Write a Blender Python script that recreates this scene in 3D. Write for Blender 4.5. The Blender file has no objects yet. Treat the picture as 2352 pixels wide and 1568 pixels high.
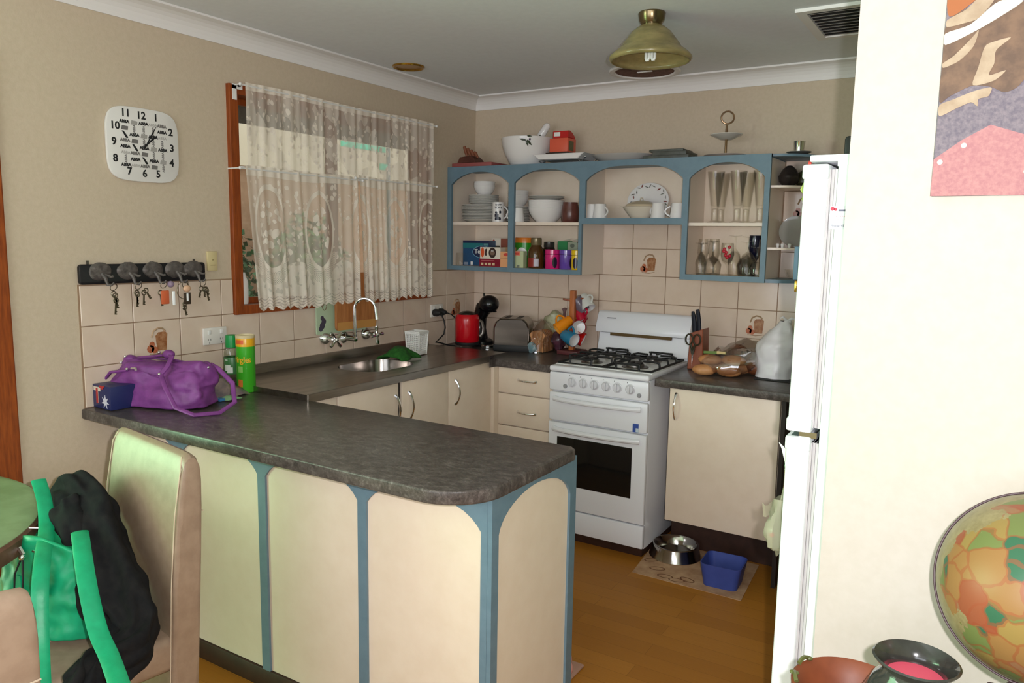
import bpy, bmesh, math, random
from math import pi, sin, cos, radians as R
from mathutils import Vector, Matrix, noise
random.seed(7)
S = bpy.context.scene
COL = S.collection

# ------------------------------------------------------------------ camera
CP = Vector((2.7866, -4.0176, 1.5411))
yaw, pitch, roll, FPX = -0.5558, -0.1326, 0.0165, 1758.86
fw = Vector((sin(yaw)*cos(pitch), cos(yaw)*cos(pitch), sin(pitch)))
r0 = Vector((cos(yaw), -sin(yaw), 0)); u0 = r0.cross(fw)
rt = cos(roll)*r0 + sin(roll)*u0; up = -sin(roll)*r0 + cos(roll)*u0
cam = bpy.data.objects.new('camera', bpy.data.cameras.new('camera'))
COL.objects.link(cam)
cam.data.sensor_width = 36; cam.data.sensor_fit = 'HORIZONTAL'
cam.data.lens = FPX/2352*36
cam.data.clip_start = 0.05
mw = Matrix((( rt.x, up.x, -fw.x, CP.x), (rt.y, up.y, -fw.y, CP.y), (rt.z, up.z, -fw.z, CP.z), (0, 0, 0, 1)))
cam.matrix_world = mw
S.camera = cam
vs = S.view_settings
vs.view_transform = 'Standard'; vs.look = 'None'; vs.exposure = 0.0; vs.gamma = 1; vs.use_curve_mapping = False

# ------------------------------------------------------------------ light
def srgb(c):
    return tuple((x/12.92 if x <= .04045 else ((x+.055)/1.055)**2.4) for x in c)
def rgb(r, g, b):
    return srgb((r/255, g/255, b/255)) + (1,)

W = bpy.data.worlds.new('sky'); S.world = W; W.use_nodes = True
wn = W.node_tree.nodes; wl = W.node_tree.links
bg = wn['Background']; bg.inputs[1].default_value = 1.3
bg.inputs[0].default_value = (0.80, 0.92, 1.0, 1)

def lamp(name, kind, loc, energy, color=(1, 1, 1), target=None, **kw):
    l = bpy.data.lights.new(name, kind); l.energy = energy; l.color = color
    for k, v in kw.items(): setattr(l, k, v)
    o = bpy.data.objects.new(name, l); COL.objects.link(o); o.location = loc
    if target is not None:
        o.rotation_euler = (Vector(target)-Vector(loc)).to_track_quat('-Z', 'Y').to_euler()
    return o
FLASH = CP + rt*0.068 + up*0.03
lamp('camera_flash', 'SPOT', FLASH, 130, (1.0, 0.97, 1.01), target=CP+fw*3, spot_size=R(125), spot_blend=0.35, shadow_soft_size=0.014)
lamp('glass_door_daylight', 'AREA', (-1.75, -4.4, 1.2), 140, (0.46, 1.0, 0.52), target=(0.6, -3.4, 0.9), shape='RECTANGLE', size=2.2, size_y=2.0)
lamp('rear_fill', 'AREA', (1.8, -6.45, 1.5), 55, (0.94, 0.97, 1.04), target=(1.8, 0, 2.9), shape='RECTANGLE', size=3.0, size_y=1.6)  # added fill from behind the camera, no known window there
lamp('side_window_daylight', 'AREA', (-1.68, -5.72, 1.68), 26, (1.0, 0.97, 0.96), target=(1.0, 0, 1.5), shape='RECTANGLE', size=.85, size_y=.62)
lamp('garden_sun', 'SUN', (-4, -2, 6), 1.6, (1.0, 0.93, 0.8), target=(-4.6, -0.2, 0), angle=R(2))

# ------------------------------------------------------------------ materials
MATS = {}
def pm(name, col, rough=.5, metal=0.0, spec=.5, trans=0.0, ior=1.45, coat=0.0, sheen=0.0, sub=0.0, alpha=1.0):
    if name in MATS: return MATS[name]
    m = bpy.data.materials.new(name); m.use_nodes = True
    b = m.node_tree.nodes['Principled BSDF']
    b.inputs['Base Color'].default_value = col
    b.inputs['Roughness'].default_value = rough
    b.inputs['Metallic'].default_value = metal
    b.inputs['Specular IOR Level'].default_value = spec
    b.inputs['Transmission Weight'].default_value = trans
    b.inputs['IOR'].default_value = ior
    b.inputs['Coat Weight'].default_value = coat
    b.inputs['Sheen Weight'].default_value = sheen
    b.inputs['Alpha'].default_value = alpha
    MATS[name] = m
    return m
class NT:
    """short node-graph helper"""
    def __init__(s, m): s.m = m; s.n = m.node_tree.nodes; s.l = m.node_tree.links; s.b = s.n.get('Principled BSDF')
    def add(s, t, **kw):
        n = s.n.new(t)
        for k, v in kw.items(): setattr(n, k, v)
        return n
    def put(s, sock, v):
        if isinstance(v, (int, float, tuple, list)): sock.default_value = v
        else: s.l.new(v, sock)
    def math(s, op, a, b=0.0, c=None):
        n = s.add('ShaderNodeMath', operation=op); s.put(n.inputs[0], a); s.put(n.inputs[1], b)
        if c is not None: s.put(n.inputs[2], c)
        return n.outputs[0]
    def coord(s, which='Object', scale=(1, 1, 1)):
        t = s.add('ShaderNodeTexCoord'); mp = s.add('ShaderNodeMapping'); mp.inputs['Scale'].default_value = scale
        s.l.new(t.outputs[which], mp.inputs[0]); return mp.outputs[0]
    def noise(s, vec, scale, detail=3, rough=.5, out='Fac', dist=0):
        n = s.add('ShaderNodeTexNoise'); s.l.new(vec, n.inputs['Vector']); n.inputs['Scale'].default_value = scale
        n.inputs['Detail'].default_value = detail; n.inputs['Roughness'].default_value = rough; n.inputs['Distortion'].default_value = dist
        return n.outputs[out]
    def ramp(s, fac, stops, interp='LINEAR'):
        n = s.add('ShaderNodeValToRGB'); n.color_ramp.interpolation = interp
        e = n.color_ramp.elements
        while len(e) < len(stops): e.new(.5)
        for i, (p, c) in enumerate(stops): e[i].position = p; e[i].color = c
        s.put(n.inputs[0], fac); return n.outputs[0]
    def mix(s, f, a, b):
        n = s.add('ShaderNodeMix', data_type='RGBA'); s.put(n.inputs[0], f); s.put(n.inputs[6], a); s.put(n.inputs[7], b); return n.outputs[2]
    def bump(s, h, strength=.2, dist=.01):
        n = s.add('ShaderNodeBump'); n.inputs['Strength'].default_value = strength; n.inputs['Distance'].default_value = dist
        s.l.new(h, n.inputs['Height']); s.l.new(n.outputs[0], s.b.inputs['Normal'])
def noisy(name, c1, c2, scale, rough=.5, bump=0, detail=4, stretch=(1, 1, 1), lo=.35, hi=.65, bscale=None, bdist=.004, **kw):
    if name in MATS: return MATS[name]
    m = pm(name, c1, rough, **kw); t = NT(m); v = t.coord('Object', stretch)
    f = t.noise(v, scale, detail, .6)
    t.l.new(t.ramp(f, [(lo, c1), (hi, c2)]), t.b.inputs['Base Color'])
    if bump: t.bump(t.noise(v, bscale or scale, detail, .6), bump, bdist)
    return m

wall_m = noisy('wall_paint', rgb(200, 183, 161), rgb(194, 177, 154), 60, .75, bump=.25, bscale=170, bdist=.002)
grout_m = pm('grout', rgb(150, 124, 100), .9)
pwall_m = noisy('partition_paint', rgb(203, 192, 183), rgb(199, 188, 178), 40, .7, bump=.1, bscale=150, bdist=.001)
ceil_m = noisy('ceiling_paint', rgb(228, 231, 234), rgb(224, 227, 230), 30, .85)
corn_m = pm('cornice_paint', rgb(228, 224, 221), .7)
tile_m = noisy('glazed_tile', rgb(218, 198, 180), rgb(212, 190, 171), 9, .12, spec=.5)
cream_m = noisy('cream_laminate', rgb(230, 213, 193), rgb(226, 208, 187), 14, .38, spec=.4)
blue_m = noisy('blue_paint', rgb(106, 131, 145), rgb(99, 124, 138), 25, .42)
shelf_m = pm('white_shelf_laminate', rgb(232, 216, 200), .35)
brown_m = noisy('dark_skirting', rgb(62, 38, 28), rgb(50, 30, 22), 20, .5)
wood_m = noisy('orange_stained_timber', rgb(150, 72, 22), rgb(120, 52, 14), 18, .4, stretch=(6, 6, .6))
chrome_m = pm('chrome', (.82, .82, .82, 1), .12, 1.0)
steel_m = noisy('brushed_steel', rgb(165, 158, 148), rgb(140, 134, 126), 30, .3, metal=1.0, stretch=(1, .1, 1))
bsteel_m = pm('polished_steel', (.62, .60, .56, 1), .13, 1.0)
brass_m = pm('brass', rgb(180, 140, 60), .18, 1.0)
black_m = pm('black_gloss', (.006, .006, .007, 1), .18)
blackmat_m = pm('black_matt', (.012, .012, .012, 1), .6)
white_m = pm('white_enamel', rgb(233, 234, 238), .22, spec=.5)
fridge_m = noisy('fridge_white', rgb(240, 241, 243), rgb(236, 237, 240), 40, .35)
gasket_m = pm('gasket_grey', rgb(190, 186, 186), .6)
porc_m = pm('white_porcelain', rgb(228, 224, 221), .15)
plast_m = pm('white_plastic', rgb(226, 224, 220), .4)
ivory_m = pm('ivory_plastic', rgb(206, 188, 142), .4)
clear_m = pm('clear_glass', (1, 1, 1, 1), .02, trans=1.0, ior=1.25, spec=.5)
def thin_glass(name, tint, refl=.10, dens=.0):
    m = bpy.data.materials.new(name); m.use_nodes = True; t = NT(m); t.n.remove(t.b)
    tr = t.add('ShaderNodeBsdfTransparent'); tr.inputs[0].default_value = tint
    gl = t.add('ShaderNodeBsdfGlossy'); gl.inputs['Roughness'].default_value = .03
    lw = t.add('ShaderNodeLayerWeight'); lw.inputs[0].default_value = .35
    f = t.math('ADD', t.math('MULTIPLY', lw.outputs['Facing'], .55), refl*.4)
    f2 = t.math('MULTIPLY', f, .55)
    mx = t.add('ShaderNodeMixShader'); t.put(mx.inputs[0], f2); t.l.new(tr.outputs[0], mx.inputs[1]); t.l.new(gl.outputs[0], mx.inputs[2])
    t.l.new(mx.outputs[0], t.n['Material Output'].inputs[0]); MATS[name] = m
    return m
tglass_m = thin_glass('drinking_glass', (.985, .975, .955, 1))
pane_m = thin_glass('window_glass', (.95, .97, .96, 1), .15)
film_m = thin_glass('plastic_film', (.93, .90, .88, 1), 1.0)
leather_m = noisy('taupe_leather', rgb(150, 128, 108), rgb(139, 117, 98), 30, .36, bump=.15, bscale=220, bdist=.001)
stitch_m = pm('stitching', rgb(190, 172, 148), .8)
purple_m = noisy('purple_leather', rgb(132, 66, 138), rgb(112, 54, 120), 22, .5, bump=.3, bscale=60, bdist=.003)
green_m = noisy('emerald_leather', rgb(16, 160, 110), rgb(10, 142, 96), 18, .42, bump=.2, bscale=50, bdist=.003)
cloth_m = noisy('black_cloth', (.010, .010, .011, 1), (.016, .015, .015, 1), 30, .95, bump=.3, bscale=120, bdist=.003, spec=.1)
red_m = pm('red_gloss', rgb(190, 14, 28), .2)
pinewood_m = noisy('pine', rgb(188, 112, 62), rgb(168, 94, 48), 14, .5, stretch=(5, 5, .7))
board_m = noisy('board_wood', rgb(182, 118, 66), rgb(160, 98, 50), 10, .5, stretch=(1, 6, .8))
terra_m = noisy('terracotta', rgb(132, 70, 42), rgb(114, 58, 34), 12, .5)

# dark mottled bench laminate
bench_m = pm('bench_laminate', rgb(82, 74, 70), .3, spec=.45); t = NT(bench_m); v = t.coord('Object', (1, 1.6, 1))
f = t.noise(v, 26, 8, .72, dist=.6); f2 = t.noise(v, 140, 4, .7)
t.l.new(t.ramp(t.math('ADD', t.math('MULTIPLY', f, .65), t.math('MULTIPLY', f2, .35)), [(.36, rgb(52, 46, 44)), (.52, rgb(84, 76, 72)), (.68, rgb(122, 113, 108))]), t.b.inputs['Base Color'])
# timber vinyl floor
floor_m = pm('timber_vinyl', rgb(140, 95, 45), .45, spec=.25); t = NT(floor_m); v = t.coord('Object')
br = t.add('ShaderNodeTexBrick'); t.l.new(v, br.inputs['Vector']); br.inputs['Scale'].default_value = 1.0
br.inputs['Brick Width'].default_value = .9; br.inputs['Row Height'].default_value = .085; br.inputs['Mortar Size'].default_value = .0008; br.offset = .37
br.inputs['Color1'].default_value = rgb(182, 122, 44); br.inputs['Color2'].default_value = rgb(166, 108, 36); br.inputs['Mortar'].default_value = rgb(130, 84, 28)
gr = t.noise(t.coord('Object', (3, 40, 3)), 3, 6, .7)
t.l.new(t.mix(t.math('MULTIPLY', gr, .55), br.outputs['Color'], rgb(140, 88, 26)), t.b.inputs['Base Color'])

# lace: mix of see-through and cloth from UVs in metres
def lace(name, ovals):
    m = bpy.data.materials.new(name); m.use_nodes = True; t = NT(m); t.n.remove(t.b)
    uv = t.add('ShaderNodeUVMap'); uv.uv_map = 'UVMap'
    sx = t.add('ShaderNodeSeparateXYZ'); t.l.new(uv.outputs[0], sx.inputs[0]); U, V = sx.outputs[0], sx.outputs[1]
    vec = uv.outputs[0]
    # flower sprigs
    vo = t.add('ShaderNodeTexVoronoi'); vo.inputs['Scale'].default_value = 28; 
    wv = t.add('ShaderNodeVectorMath', operation='ADD'); t.l.new(vec, wv.inputs[0])
    nz = t.add('ShaderNodeTexNoise'); nz.inputs['Scale'].default_value = 22; nz.inputs['Detail'].default_value = 2; t.l.new(vec, nz.inputs['Vector'])
    sc = t.add('ShaderNodeVectorMath', operation='SCALE'); t.l.new(nz.outputs['Color'], sc.inputs[0]); sc.inputs['Scale'].default_value = .035
    t.l.new(sc.outputs[0], wv.inputs[1]); t.l.new(wv.outputs[0], vo.inputs['Vector'])
    petals = t.math('LESS_THAN', vo.outputs['Distance'], .34)
    big = t.noise(vec, 9, 2, .5)
    patches = t.math('GREATER_THAN', big, .46)
    flor = t.math('MULTIPLY', petals, patches)
    net = 0.56
    op = t.math('ADD', net, t.math('MULTIPLY', flor, .38))
    def sub(a, b): return t.math('SUBTRACT', a, b)
    def step(a, lo, hi):
        n = t.add('ShaderNodeMapRange', interpolation_type='SMOOTHSTEP'); t.put(n.inputs[0], a); n.inputs[1].default_value = lo; n.inputs[2].default_value = hi; return n.outputs[0]
    if ovals:
        P = .40
        pu = t.math('SUBTRACT', t.math('FRACT', t.math('DIVIDE', U, P)), .5)
        ex = t.math('DIVIDE', t.math('MULTIPLY', pu, P), .110); ey = t.math('DIVIDE', sub(V, .36), .180)
        d = t.math('SQRT', t.math('ADD', t.math('MULTIPLY', ex, ex), t.math('MULTIPLY', ey, ey)))
        inside = t.math('LESS_THAN', d, .95)
        spray = t.math('MULTIPLY', t.math('LESS_THAN', vo.outputs['Distance'], .46), t.math('LESS_THAN', d, .72))
        opin = t.math('ADD', .44, t.math('MULTIPLY', spray, .48))
        ring = t.math('MULTIPLY', t.math('GREATER_THAN', d, .95), t.math('LESS_THAN', d, 1.07))
        op = t.math('ADD', t.math('MULTIPLY', op, sub(1, inside)), t.math('MULTIPLY', opin, inside))
        op = t.math('MAXIMUM', op, t.math('MULTIPLY', ring, .95))
        # cross-hatched net skirt below each medallion
        hx = t.math('SINE', t.math('MULTIPLY', t.math('ADD', U, V), 620)); hy = t.math('SINE', t.math('MULTIPLY', sub(U, V), 620))
        hatch = t.math('GREATER_THAN', t.math('MAXIMUM', hx, hy), .35)
        band = t.math('MULTIPLY', t.math('GREATER_THAN', d, 1.07), t.math('LESS_THAN', d, 1.38))
        low = t.math('LESS_THAN', V, .26)
        bl = t.math('MULTIPLY', band, low)
        op = t.math('ADD', t.math('MULTIPLY', op, sub(1, bl)), t.math('MULTIPLY', bl, t.math('ADD', .50, t.math('MULTIPLY', hatch, .4))))
        solid = t.math('MULTIPLY', t.math('LESS_THAN', t.math('ADD', V, t.math('MULTIPLY', t.math('COSINE', t.math('MULTIPLY', pu, 2*pi)), .035)), .185), t.math('GREATER_THAN', d, 1.38))
        sprig = t.math('MULTIPLY', t.math('GREATER_THAN', t.noise(vec, 30, 1, .4), .60), solid)
        op = t.math('MAXIMUM', op, t.math('MULTIPLY', solid, .90))
        op = t.math('SUBTRACT', op, t.math('MULTIPLY', sprig, .22))
        # scalloped hem lines
        scal = t.math('ABSOLUTE', t.math('SINE', t.math('MULTIPLY', U, pi/.075)))
        hv = t.math('ADD', V, t.math('MULTIPLY', scal, .016))
        lines = t.math('MULTIPLY', t.math('GREATER_THAN', t.math('SINE', t.math('MULTIPLY', hv, 420)), .55), t.math('LESS_THAN', V, .06))
        op = t.math('SUBTRACT', op, t.math('MULTIPLY', lines, .3))
        hdr = t.math('GREATER_THAN', V, .585)
    else:
        swags = t.math('GREATER_THAN', t.noise(vec, 5.5, 2, .5), .50)
        op = t.math('ADD', t.math('MULTIPLY', op, .86), t.math('MULTIPLY', swags, .22))
        hdr = t.math('MAXIMUM', t.math('GREATER_THAN', V, .325), t.math('LESS_THAN', V, .012))
    op = t.math('MAXIMUM', op, t.math('MULTIPLY', hdr, .93))
    df = t.add('ShaderNodeBsdfDiffuse'); df.inputs[0].default_value = rgb(250, 240, 226)
    tl = t.add('ShaderNodeBsdfTranslucent'); tl.inputs[0].default_value = rgb(248, 240, 226)
    tr = t.add('ShaderNodeBsdfTransparent')
    m1 = t.add('ShaderNodeMixShader'); m1.inputs[0].default_value = .30; t.l.new(df.outputs[0], m1.inputs[1]); t.l.new(tl.outputs[0], m1.inputs[2])
    m2 = t.add('ShaderNodeMixShader'); t.put(m2.inputs[0], op); t.l.new(tr.outputs[0], m2.inputs[1]); t.l.new(m1.outputs[0], m2.inputs[2])
    t.l.new(m2.outputs[0], t.n['Material Output'].inputs[0])
    return m

# ------------------------------------------------------------------ builders
BASE = {}
def tag(o, label=None, cat=None, group=None, kind=None):
    if label: o['label'] = label
    if cat: o['category'] = cat
    if group: o['group'] = group
    if kind: o['kind'] = kind
    return o
def thing(name, label, cat, loc=(0, 0, 0), rotz=0, group=None, local=False):
    """an Empty at the thing's base; parts are given in world coordinates unless local"""
    o = bpy.data.objects.new(name, None); COL.objects.link(o); o.empty_display_size = .05
    o.location = loc; o.rotation_euler = (0, 0, rotz)
    BASE[o.name] = Vector((0, 0, 0)) if local else Vector(loc)
    return tag(o, label, cat, group)

class MB:
    def __init__(s): s.bm = bmesh.new()
    def _new(s, v0):
        s.bm.verts.ensure_lookup_table(); return s.bm.verts[v0:]
    def box(s, x0, x1, y0, y1, z0, z1, bev=0, seg=2):
        n = len(s.bm.verts)
        vs_ = [s.bm.verts.new((x, y, z)) for x in (x0, x1) for y in (y0, y1) for z in (z0, z1)]
        fs = [(0, 1, 3, 2), (4, 6, 7, 5), (0, 4, 5, 1), (2, 3, 7, 6), (0, 2, 6, 4), (1, 5, 7, 3)]
        faces = [s.bm.faces.new([vs_[i] for i in f]) for f in fs]
        if bev:
            es = {e for f in faces for e in f.edges}
            bmesh.ops.bevel(s.bm, geom=list(es), offset=bev, segments=seg, affect='EDGES', profile=.5)
        return s
    def prism(s, pts, axis, a0, a1, bev=0, seg=2):
        """polygon pts extruded along axis; pts are the two other coordinates in xyz order"""
        def P(p, a):
            return {'x': (a, p[0], p[1]), 'y': (p[0], a, p[1]), 'z': (p[0], p[1], a)}[axis]
        A = [s.bm.verts.new(P(p, a0)) for p in pts]; B = [s.bm.verts.new(P(p, a1)) for p in pts]
        fs = [s.bm.faces.new(A), s.bm.faces.new(B[::-1])]
        n = len(pts)
        for i in range(n): fs.append(s.bm.faces.new((A[i], B[i], B[(i+1) % n], A[(i+1) % n])))
        bmesh.ops.recalc_face_normals(s.bm, faces=fs)
        if bev:
            es = list(fs[0].edges)+list(fs[1].edges)
            bmesh.ops.bevel(s.bm, geom=es, offset=bev, segments=seg, affect='EDGES', profile=.5)
        return s
    def lathe(s, prof, c=(0, 0, 0), seg=24, M=None, squash=(1, 1)):
        rings = []
        M = M or Matrix.Translation(c)
        for r, z in prof:
            if r < 1e-6: rings.append([s.bm.verts.new(M @ Vector((0, 0, z)))])
            else: rings.append([s.bm.verts.new(M @ Vector((r*cos(2*pi*i/seg)*squash[0], r*sin(2*pi*i/seg)*squash[1], z))) for i in range(seg)])
        for a, b in zip(rings, rings[1:]):
            for i in range(seg):
                j = (i+1) % seg
                if len(a) == 1 and len(b) == 1: continue
                if len(a) == 1: s.bm.faces.new((a[0], b[j], b[i]))
                elif len(b) == 1: s.bm.faces.new((a[i], a[j], b[0]))
                else: s.bm.faces.new((a[i], a[j], b[j], b[i]))
        return s
    def cyl(s, c, r, h, seg=24, r2=None, M=None, bev=0):
        r2 = r if r2 is None else r2
        p = [(0, 0), (r, 0), (r2, h), (0, h)] if not bev else [(0, 0), (r-bev, 0), (r, bev), (r2, h-bev), (r2-bev, h), (0, h)]
        return s.lathe(p, c, seg, M)
    def tube(s, pts, r, seg=8, cyc=False, caps=True, flat=None):
        """swept tube; r scalar or list; flat=(a,b) gives an elliptical section a (sideways) x b"""
        pts = [Vector(p) for p in pts]; n = len(pts); rings = []
        rs = r if isinstance(r, (list, tuple)) else [r]*n
        prev = None
        for i, p in enumerate(pts):
            if cyc: d = pts[(i+1) % n]-pts[i-1]
            else: d = pts[min(i+1, n-1)]-pts[max(i-1, 0)]
            d.normalize()
            if prev is None:
                ref = Vector((0, 0, 1)) if abs(d.z) < .9 else Vector((1, 0, 0))
                a = d.cross(ref).normalized()
            else:
                a = prev-d*prev.dot(d)
                a = a.normalized() if a.length > 1e-6 else d.cross(Vector((1, .3, .2))).normalized()
            prev = a; b = d.cross(a)
            fa, fb = flat if flat else (1, 1)
            rings.append([s.bm.verts.new(p+a*cos(2*pi*k/seg)*rs[i]*fa+b*sin(2*pi*k/seg)*rs[i]*fb) for k in range(seg)])
        m = n if cyc else n-1
        for i in range(m):
            A, B = rings[i], rings[(i+1) % n]
            for k in range(seg): s.bm.faces.new((A[k], A[(k+1) % seg], B[(k+1) % seg], B[k]))
        if caps and not cyc:
            s.bm.faces.new(rings[0][::-1]); s.bm.faces.new(rings[-1])
        return s
    def grid(s, nu, nv, fn, uv=None, cu=False):
        V = [[s.bm.verts.new(fn(i/nu if not cu else i/nu, j/nv)) for j in range(nv+1)] for i in range(nu if cu else nu+1)]
        lay = s.bm.loops.layers.uv.new('UVMap') if uv else None
        for i in range(nu):
            for j in range(nv):
                i2 = (i+1) % len(V)
                q = [(i, j), (i+1, j), (i+1, j+1), (i, j+1)]
                f = s.bm.faces.new((V[i][j], V[i2][j], V[i2][j+1], V[i][j+1]))
                if uv:
                    for L, (a, b) in zip(f.loops, q): L[lay].uv = uv(a/nu, b/nv)
        return s
    def ball(s, c, r, sc=(1, 1, 1), seg=20, rings=12, M=None):
        prof = [(r*sin(pi*i/rings), -r*cos(pi*i/rings)) for i in range(rings+1)]
        prof[0] = (0, -r); prof[-1] = (0, r)
        MM = (M or Matrix.Translation(c)) @ Matrix.Diagonal((sc[0], sc[1], sc[2], 1))
        return s.lathe(prof, seg=seg, M=MM)
    def xf(s, M, n0=0):
        s.bm.verts.ensure_lookup_table()
        for v in s.bm.verts[n0:]: v.co = M @ v.co
        return s
    def count(s): return len(s.bm.verts)
    def noise(s, amp, scale, n0=0, seed=0):
        s.bm.normal_update(); s.bm.verts.ensure_lookup_table()
        off = Vector((seed*3.1, seed*1.7, seed*.9))
        for v in s.bm.verts[n0:]:
            v.co += v.normal*amp*noise.noise(v.co*scale+off)
        return s
    def build(s, name, mat, parent=None, smooth=35, sub=0):
        me = bpy.data.meshes.new(name)
        bmesh.ops.recalc_face_normals(s.bm, faces=s.bm.faces)
        b = BASE.get(parent.name, Vector()) if parent else Vector()
        if b.length: bmesh.ops.translate(s.bm, verts=s.bm.verts, vec=-b)
        s.bm.to_mesh(me); s.bm.free()
        if smooth:
            me.shade_smooth(); me.set_sharp_from_angle(angle=R(smooth))
        o = bpy.data.objects.new(name, me); COL.objects.link(o)
        if mat: me.materials.append(mat)
        if parent: o.parent = parent; BASE[o.name] = b.copy()
        else: BASE[o.name] = Vector()
        if sub:
            md = o.modifiers.new('soft', 'SUBSURF'); md.levels = sub; md.render_levels = sub
        return o
def lone(mb, name, mat, label, cat, loc, group=None, smooth=35, sub=0):
    """a thing that is one mesh, its origin at loc (world coordinates in the mesh)"""
    loc = Vector(loc); bmesh.ops.translate(mb.bm, verts=mb.bm.verts, vec=-loc)
    o = mb.build(name, mat, None, smooth, sub); o.location = loc
    BASE[o.name] = loc
    return tag(o, label, cat, group)
def dup(root, loc, label=None, rotz=None, scale=None):
    r = root.copy(); COL.objects.link(r); r.location = loc
    if rotz is not None: r.rotation_euler = (0, 0, rotz)
    if scale is not None: r.scale = scale
    if label: r['label'] = label
    for ch in list(root.children):
        c = ch.copy(); COL.objects.link(c); c.parent = r
        for g in list(ch.children):
            d = g.copy(); COL.objects.link(d); d.parent = c
    return r
def struct(mb, name, mat, parent=None, smooth=0):
    o = mb.build(name, mat, parent, smooth)
    if parent is None: o['kind'] = 'structure'
    return o
FONTC = {}
def text(s, size, M, name, mat, parent, extrude=.0006, bold=0.0, align='CENTER', sx=1.0):
    """flat lettering as a mesh part, M places the text's x/y plane"""
    cu = bpy.data.curves.new('t', 'FONT'); cu.body = s; cu.size = size; cu.extrude = extrude; cu.offset = bold
    cu.align_x = align; cu.align_y = 'CENTER'; cu.resolution_u = 3
    o = bpy.data.objects.new('t', cu); COL.objects.link(o)
    me = bpy.data.meshes.new_from_object(o.evaluated_get(bpy.context.evaluated_depsgraph_get()))
    bpy.data.objects.remove(o); bpy.data.curves.remove(cu)
    me.transform(Matrix.Translation(-BASE.get(parent.name, Vector())) @ M @ Matrix.Diagonal((sx, 1, 1, 1)))
    me.materials.clear(); me.materials.append(mat); me.name = name
    r = bpy.data.objects.new(name, me); COL.objects.link(r); r.parent = parent
    BASE[r.name] = BASE.get(parent.name, Vector()).copy()
    return r
def plane_M(o, ex, ey):
    ex = Vector(ex).normalized(); ey = Vector(ey).normalized(); ez = ex.cross(ey)
    return Matrix(((ex.x, ey.x, ez.x, o[0]), (ex.y, ey.y, ez.y, o[1]), (ex.z, ey.z, ez.z, o[2]), (0, 0, 0, 1)))
def XZ(x, y, z): return plane_M((x, y, z), (1, 0, 0), (0, 0, 1))       # faces -Y
def LW(x, y, z): return plane_M((x, y, z), (0, 1, 0), (0, 0, 1))       # on the left wall, faces +X
def handle(p0, p1, out, name, parent, mat=chrome_m, r=.0055):
    """bowed bar handle from p0 to p1 standing out along vector out"""
    p0, p1, out = Vector(p0), Vector(p1), Vector(out)
    pts = []; rs = []
    for i in range(13):
        f = i/12; pts.append(p0.lerp(p1, f)+out*(sin(pi*f)**.7)*1.0+out*.05)
        rs.append(r*(1.5 if i in (0, 12) else 1.25 if i in (1, 11) else .9))
    return MB().tube(pts, rs, 8).build(name, mat, parent)
def arc(cx, cz, rx, rz, a0, a1, n):
    return [(cx+rx*cos(R(a0+(a1-a0)*i/n)), cz+rz*sin(R(a0+(a1-a0)*i/n))) for i in range(n+1)]

# ------------------------------------------------------------------ structure
H = 2.4
struct(MB().box(-1.7, 4.2, -6.6, .12, -.06, 0), 'floor', floor_m)
struct(MB().box(-1.7, 4.2, -6.6, .12, H, H+.06), 'ceiling', ceil_m)
WY0, WY1, WZ0, WZ1 = -1.84, -.47, 1.195, 2.17
wl_ = struct(MB().box(-.12, 0, -2.74, WY0, 0, H).box(-.12, 0, WY1, .12, 0, H).box(-.12, 0, WY0, WY1, 0, WZ0).box(-.12, 0, WY0, WY1, WZ1, H), 'wall_left', wall_m)
wb_ = struct(MB().box(0, 3.2, 0, .12, 0, H), 'wall_back', wall_m)
struct(MB().box(2.516, 4.2, -2.26, -2.17, 0, H), 'wall_partition', pwall_m)
struct(MB().box(3.1, 3.2, -2.17, 0, 0, H), 'wall_right', wall_m)
struct(MB().box(-1.7, -.12, -2.74, -2.64, 0, H), 'wall_dining_far', wall_m)
struct(MB().box(-1.7, -1.6, -6.6, -6.15, 0, H).box(-1.7, -1.6, -6.15, -5.3, 0, 1.35).box(-1.7, -1.6, -6.15, -5.3, 2.0, H).box(-1.7, -1.6, -3.3, -2.74, 0, H).box(-1.7, -1.6, -5.3, -3.3, 2.2, H).box(-1.7, -1.6, -5.35, -5.3, 0, 2.2), 'wall_dining_left', wall_m)
struct(MB().box(-1.7, .3, -6.4, -6.3, 0, H).box(3.3, 4.2, -6.4, -6.3, 0, H).box(.3, 3.3, -6.4, -6.3, 0, .7).box(.3, 3.3, -6.4, -6.3, 2.3, H), 'wall_rear', wall_m)
struct(MB().box(4.1, 4.2, -6.4, -2.26, 0, H), 'wall_dining_right', wall_m)
# grout bed behind the tiles
for nm, mb in (('trim_1', MB().box(0, .003, -2.505, 0, .86, 1.353)), ('trim_2', MB().box(0, 2.6, -.003, 0, .86, 1.353).box(.9, 1.47, -.003, 0, 1.353, 1.66).box(1.87, 2.5, -.003, 0, 1.353, 1.97))):
    pass
struct(MB().box(0, .003, -2.505, WY0, .86, 1.353).box(0, .003, WY1, 0, .86, 1.353).box(0, .003, WY0, WY1, .86, WZ0), 'grout', grout_m, wl_)
struct(MB().box(0, 2.6, -.003, 0, .86, 1.353).box(.9, 1.47, -.003, 0, 1.353, 1.66).box(1.87, 2.5, -.003, 0, 1.353, 1.97), 'grout', grout_m, wb_)
def tile_mesh(w, h, axis):
    g = .0016
    key = ('t', round(w, 3), round(h, 3), axis)
    if key in MATS: return MATS[key]
    mb = MB()
    if axis == 'x': mb.box(.003, .0075, -w/2+g, w/2-g, -h/2+g, h/2-g, .0015, 1)
    else: mb.box(-w/2+g, w/2-g, -.0075, -.003, -h/2+g, h/2-g, .0015, 1)
    o = mb.build('tile', tile_m, None, 0); me = o.data; bpy.data.objects.remove(o); MATS[key] = me
    return me
TILES = {}
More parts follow.
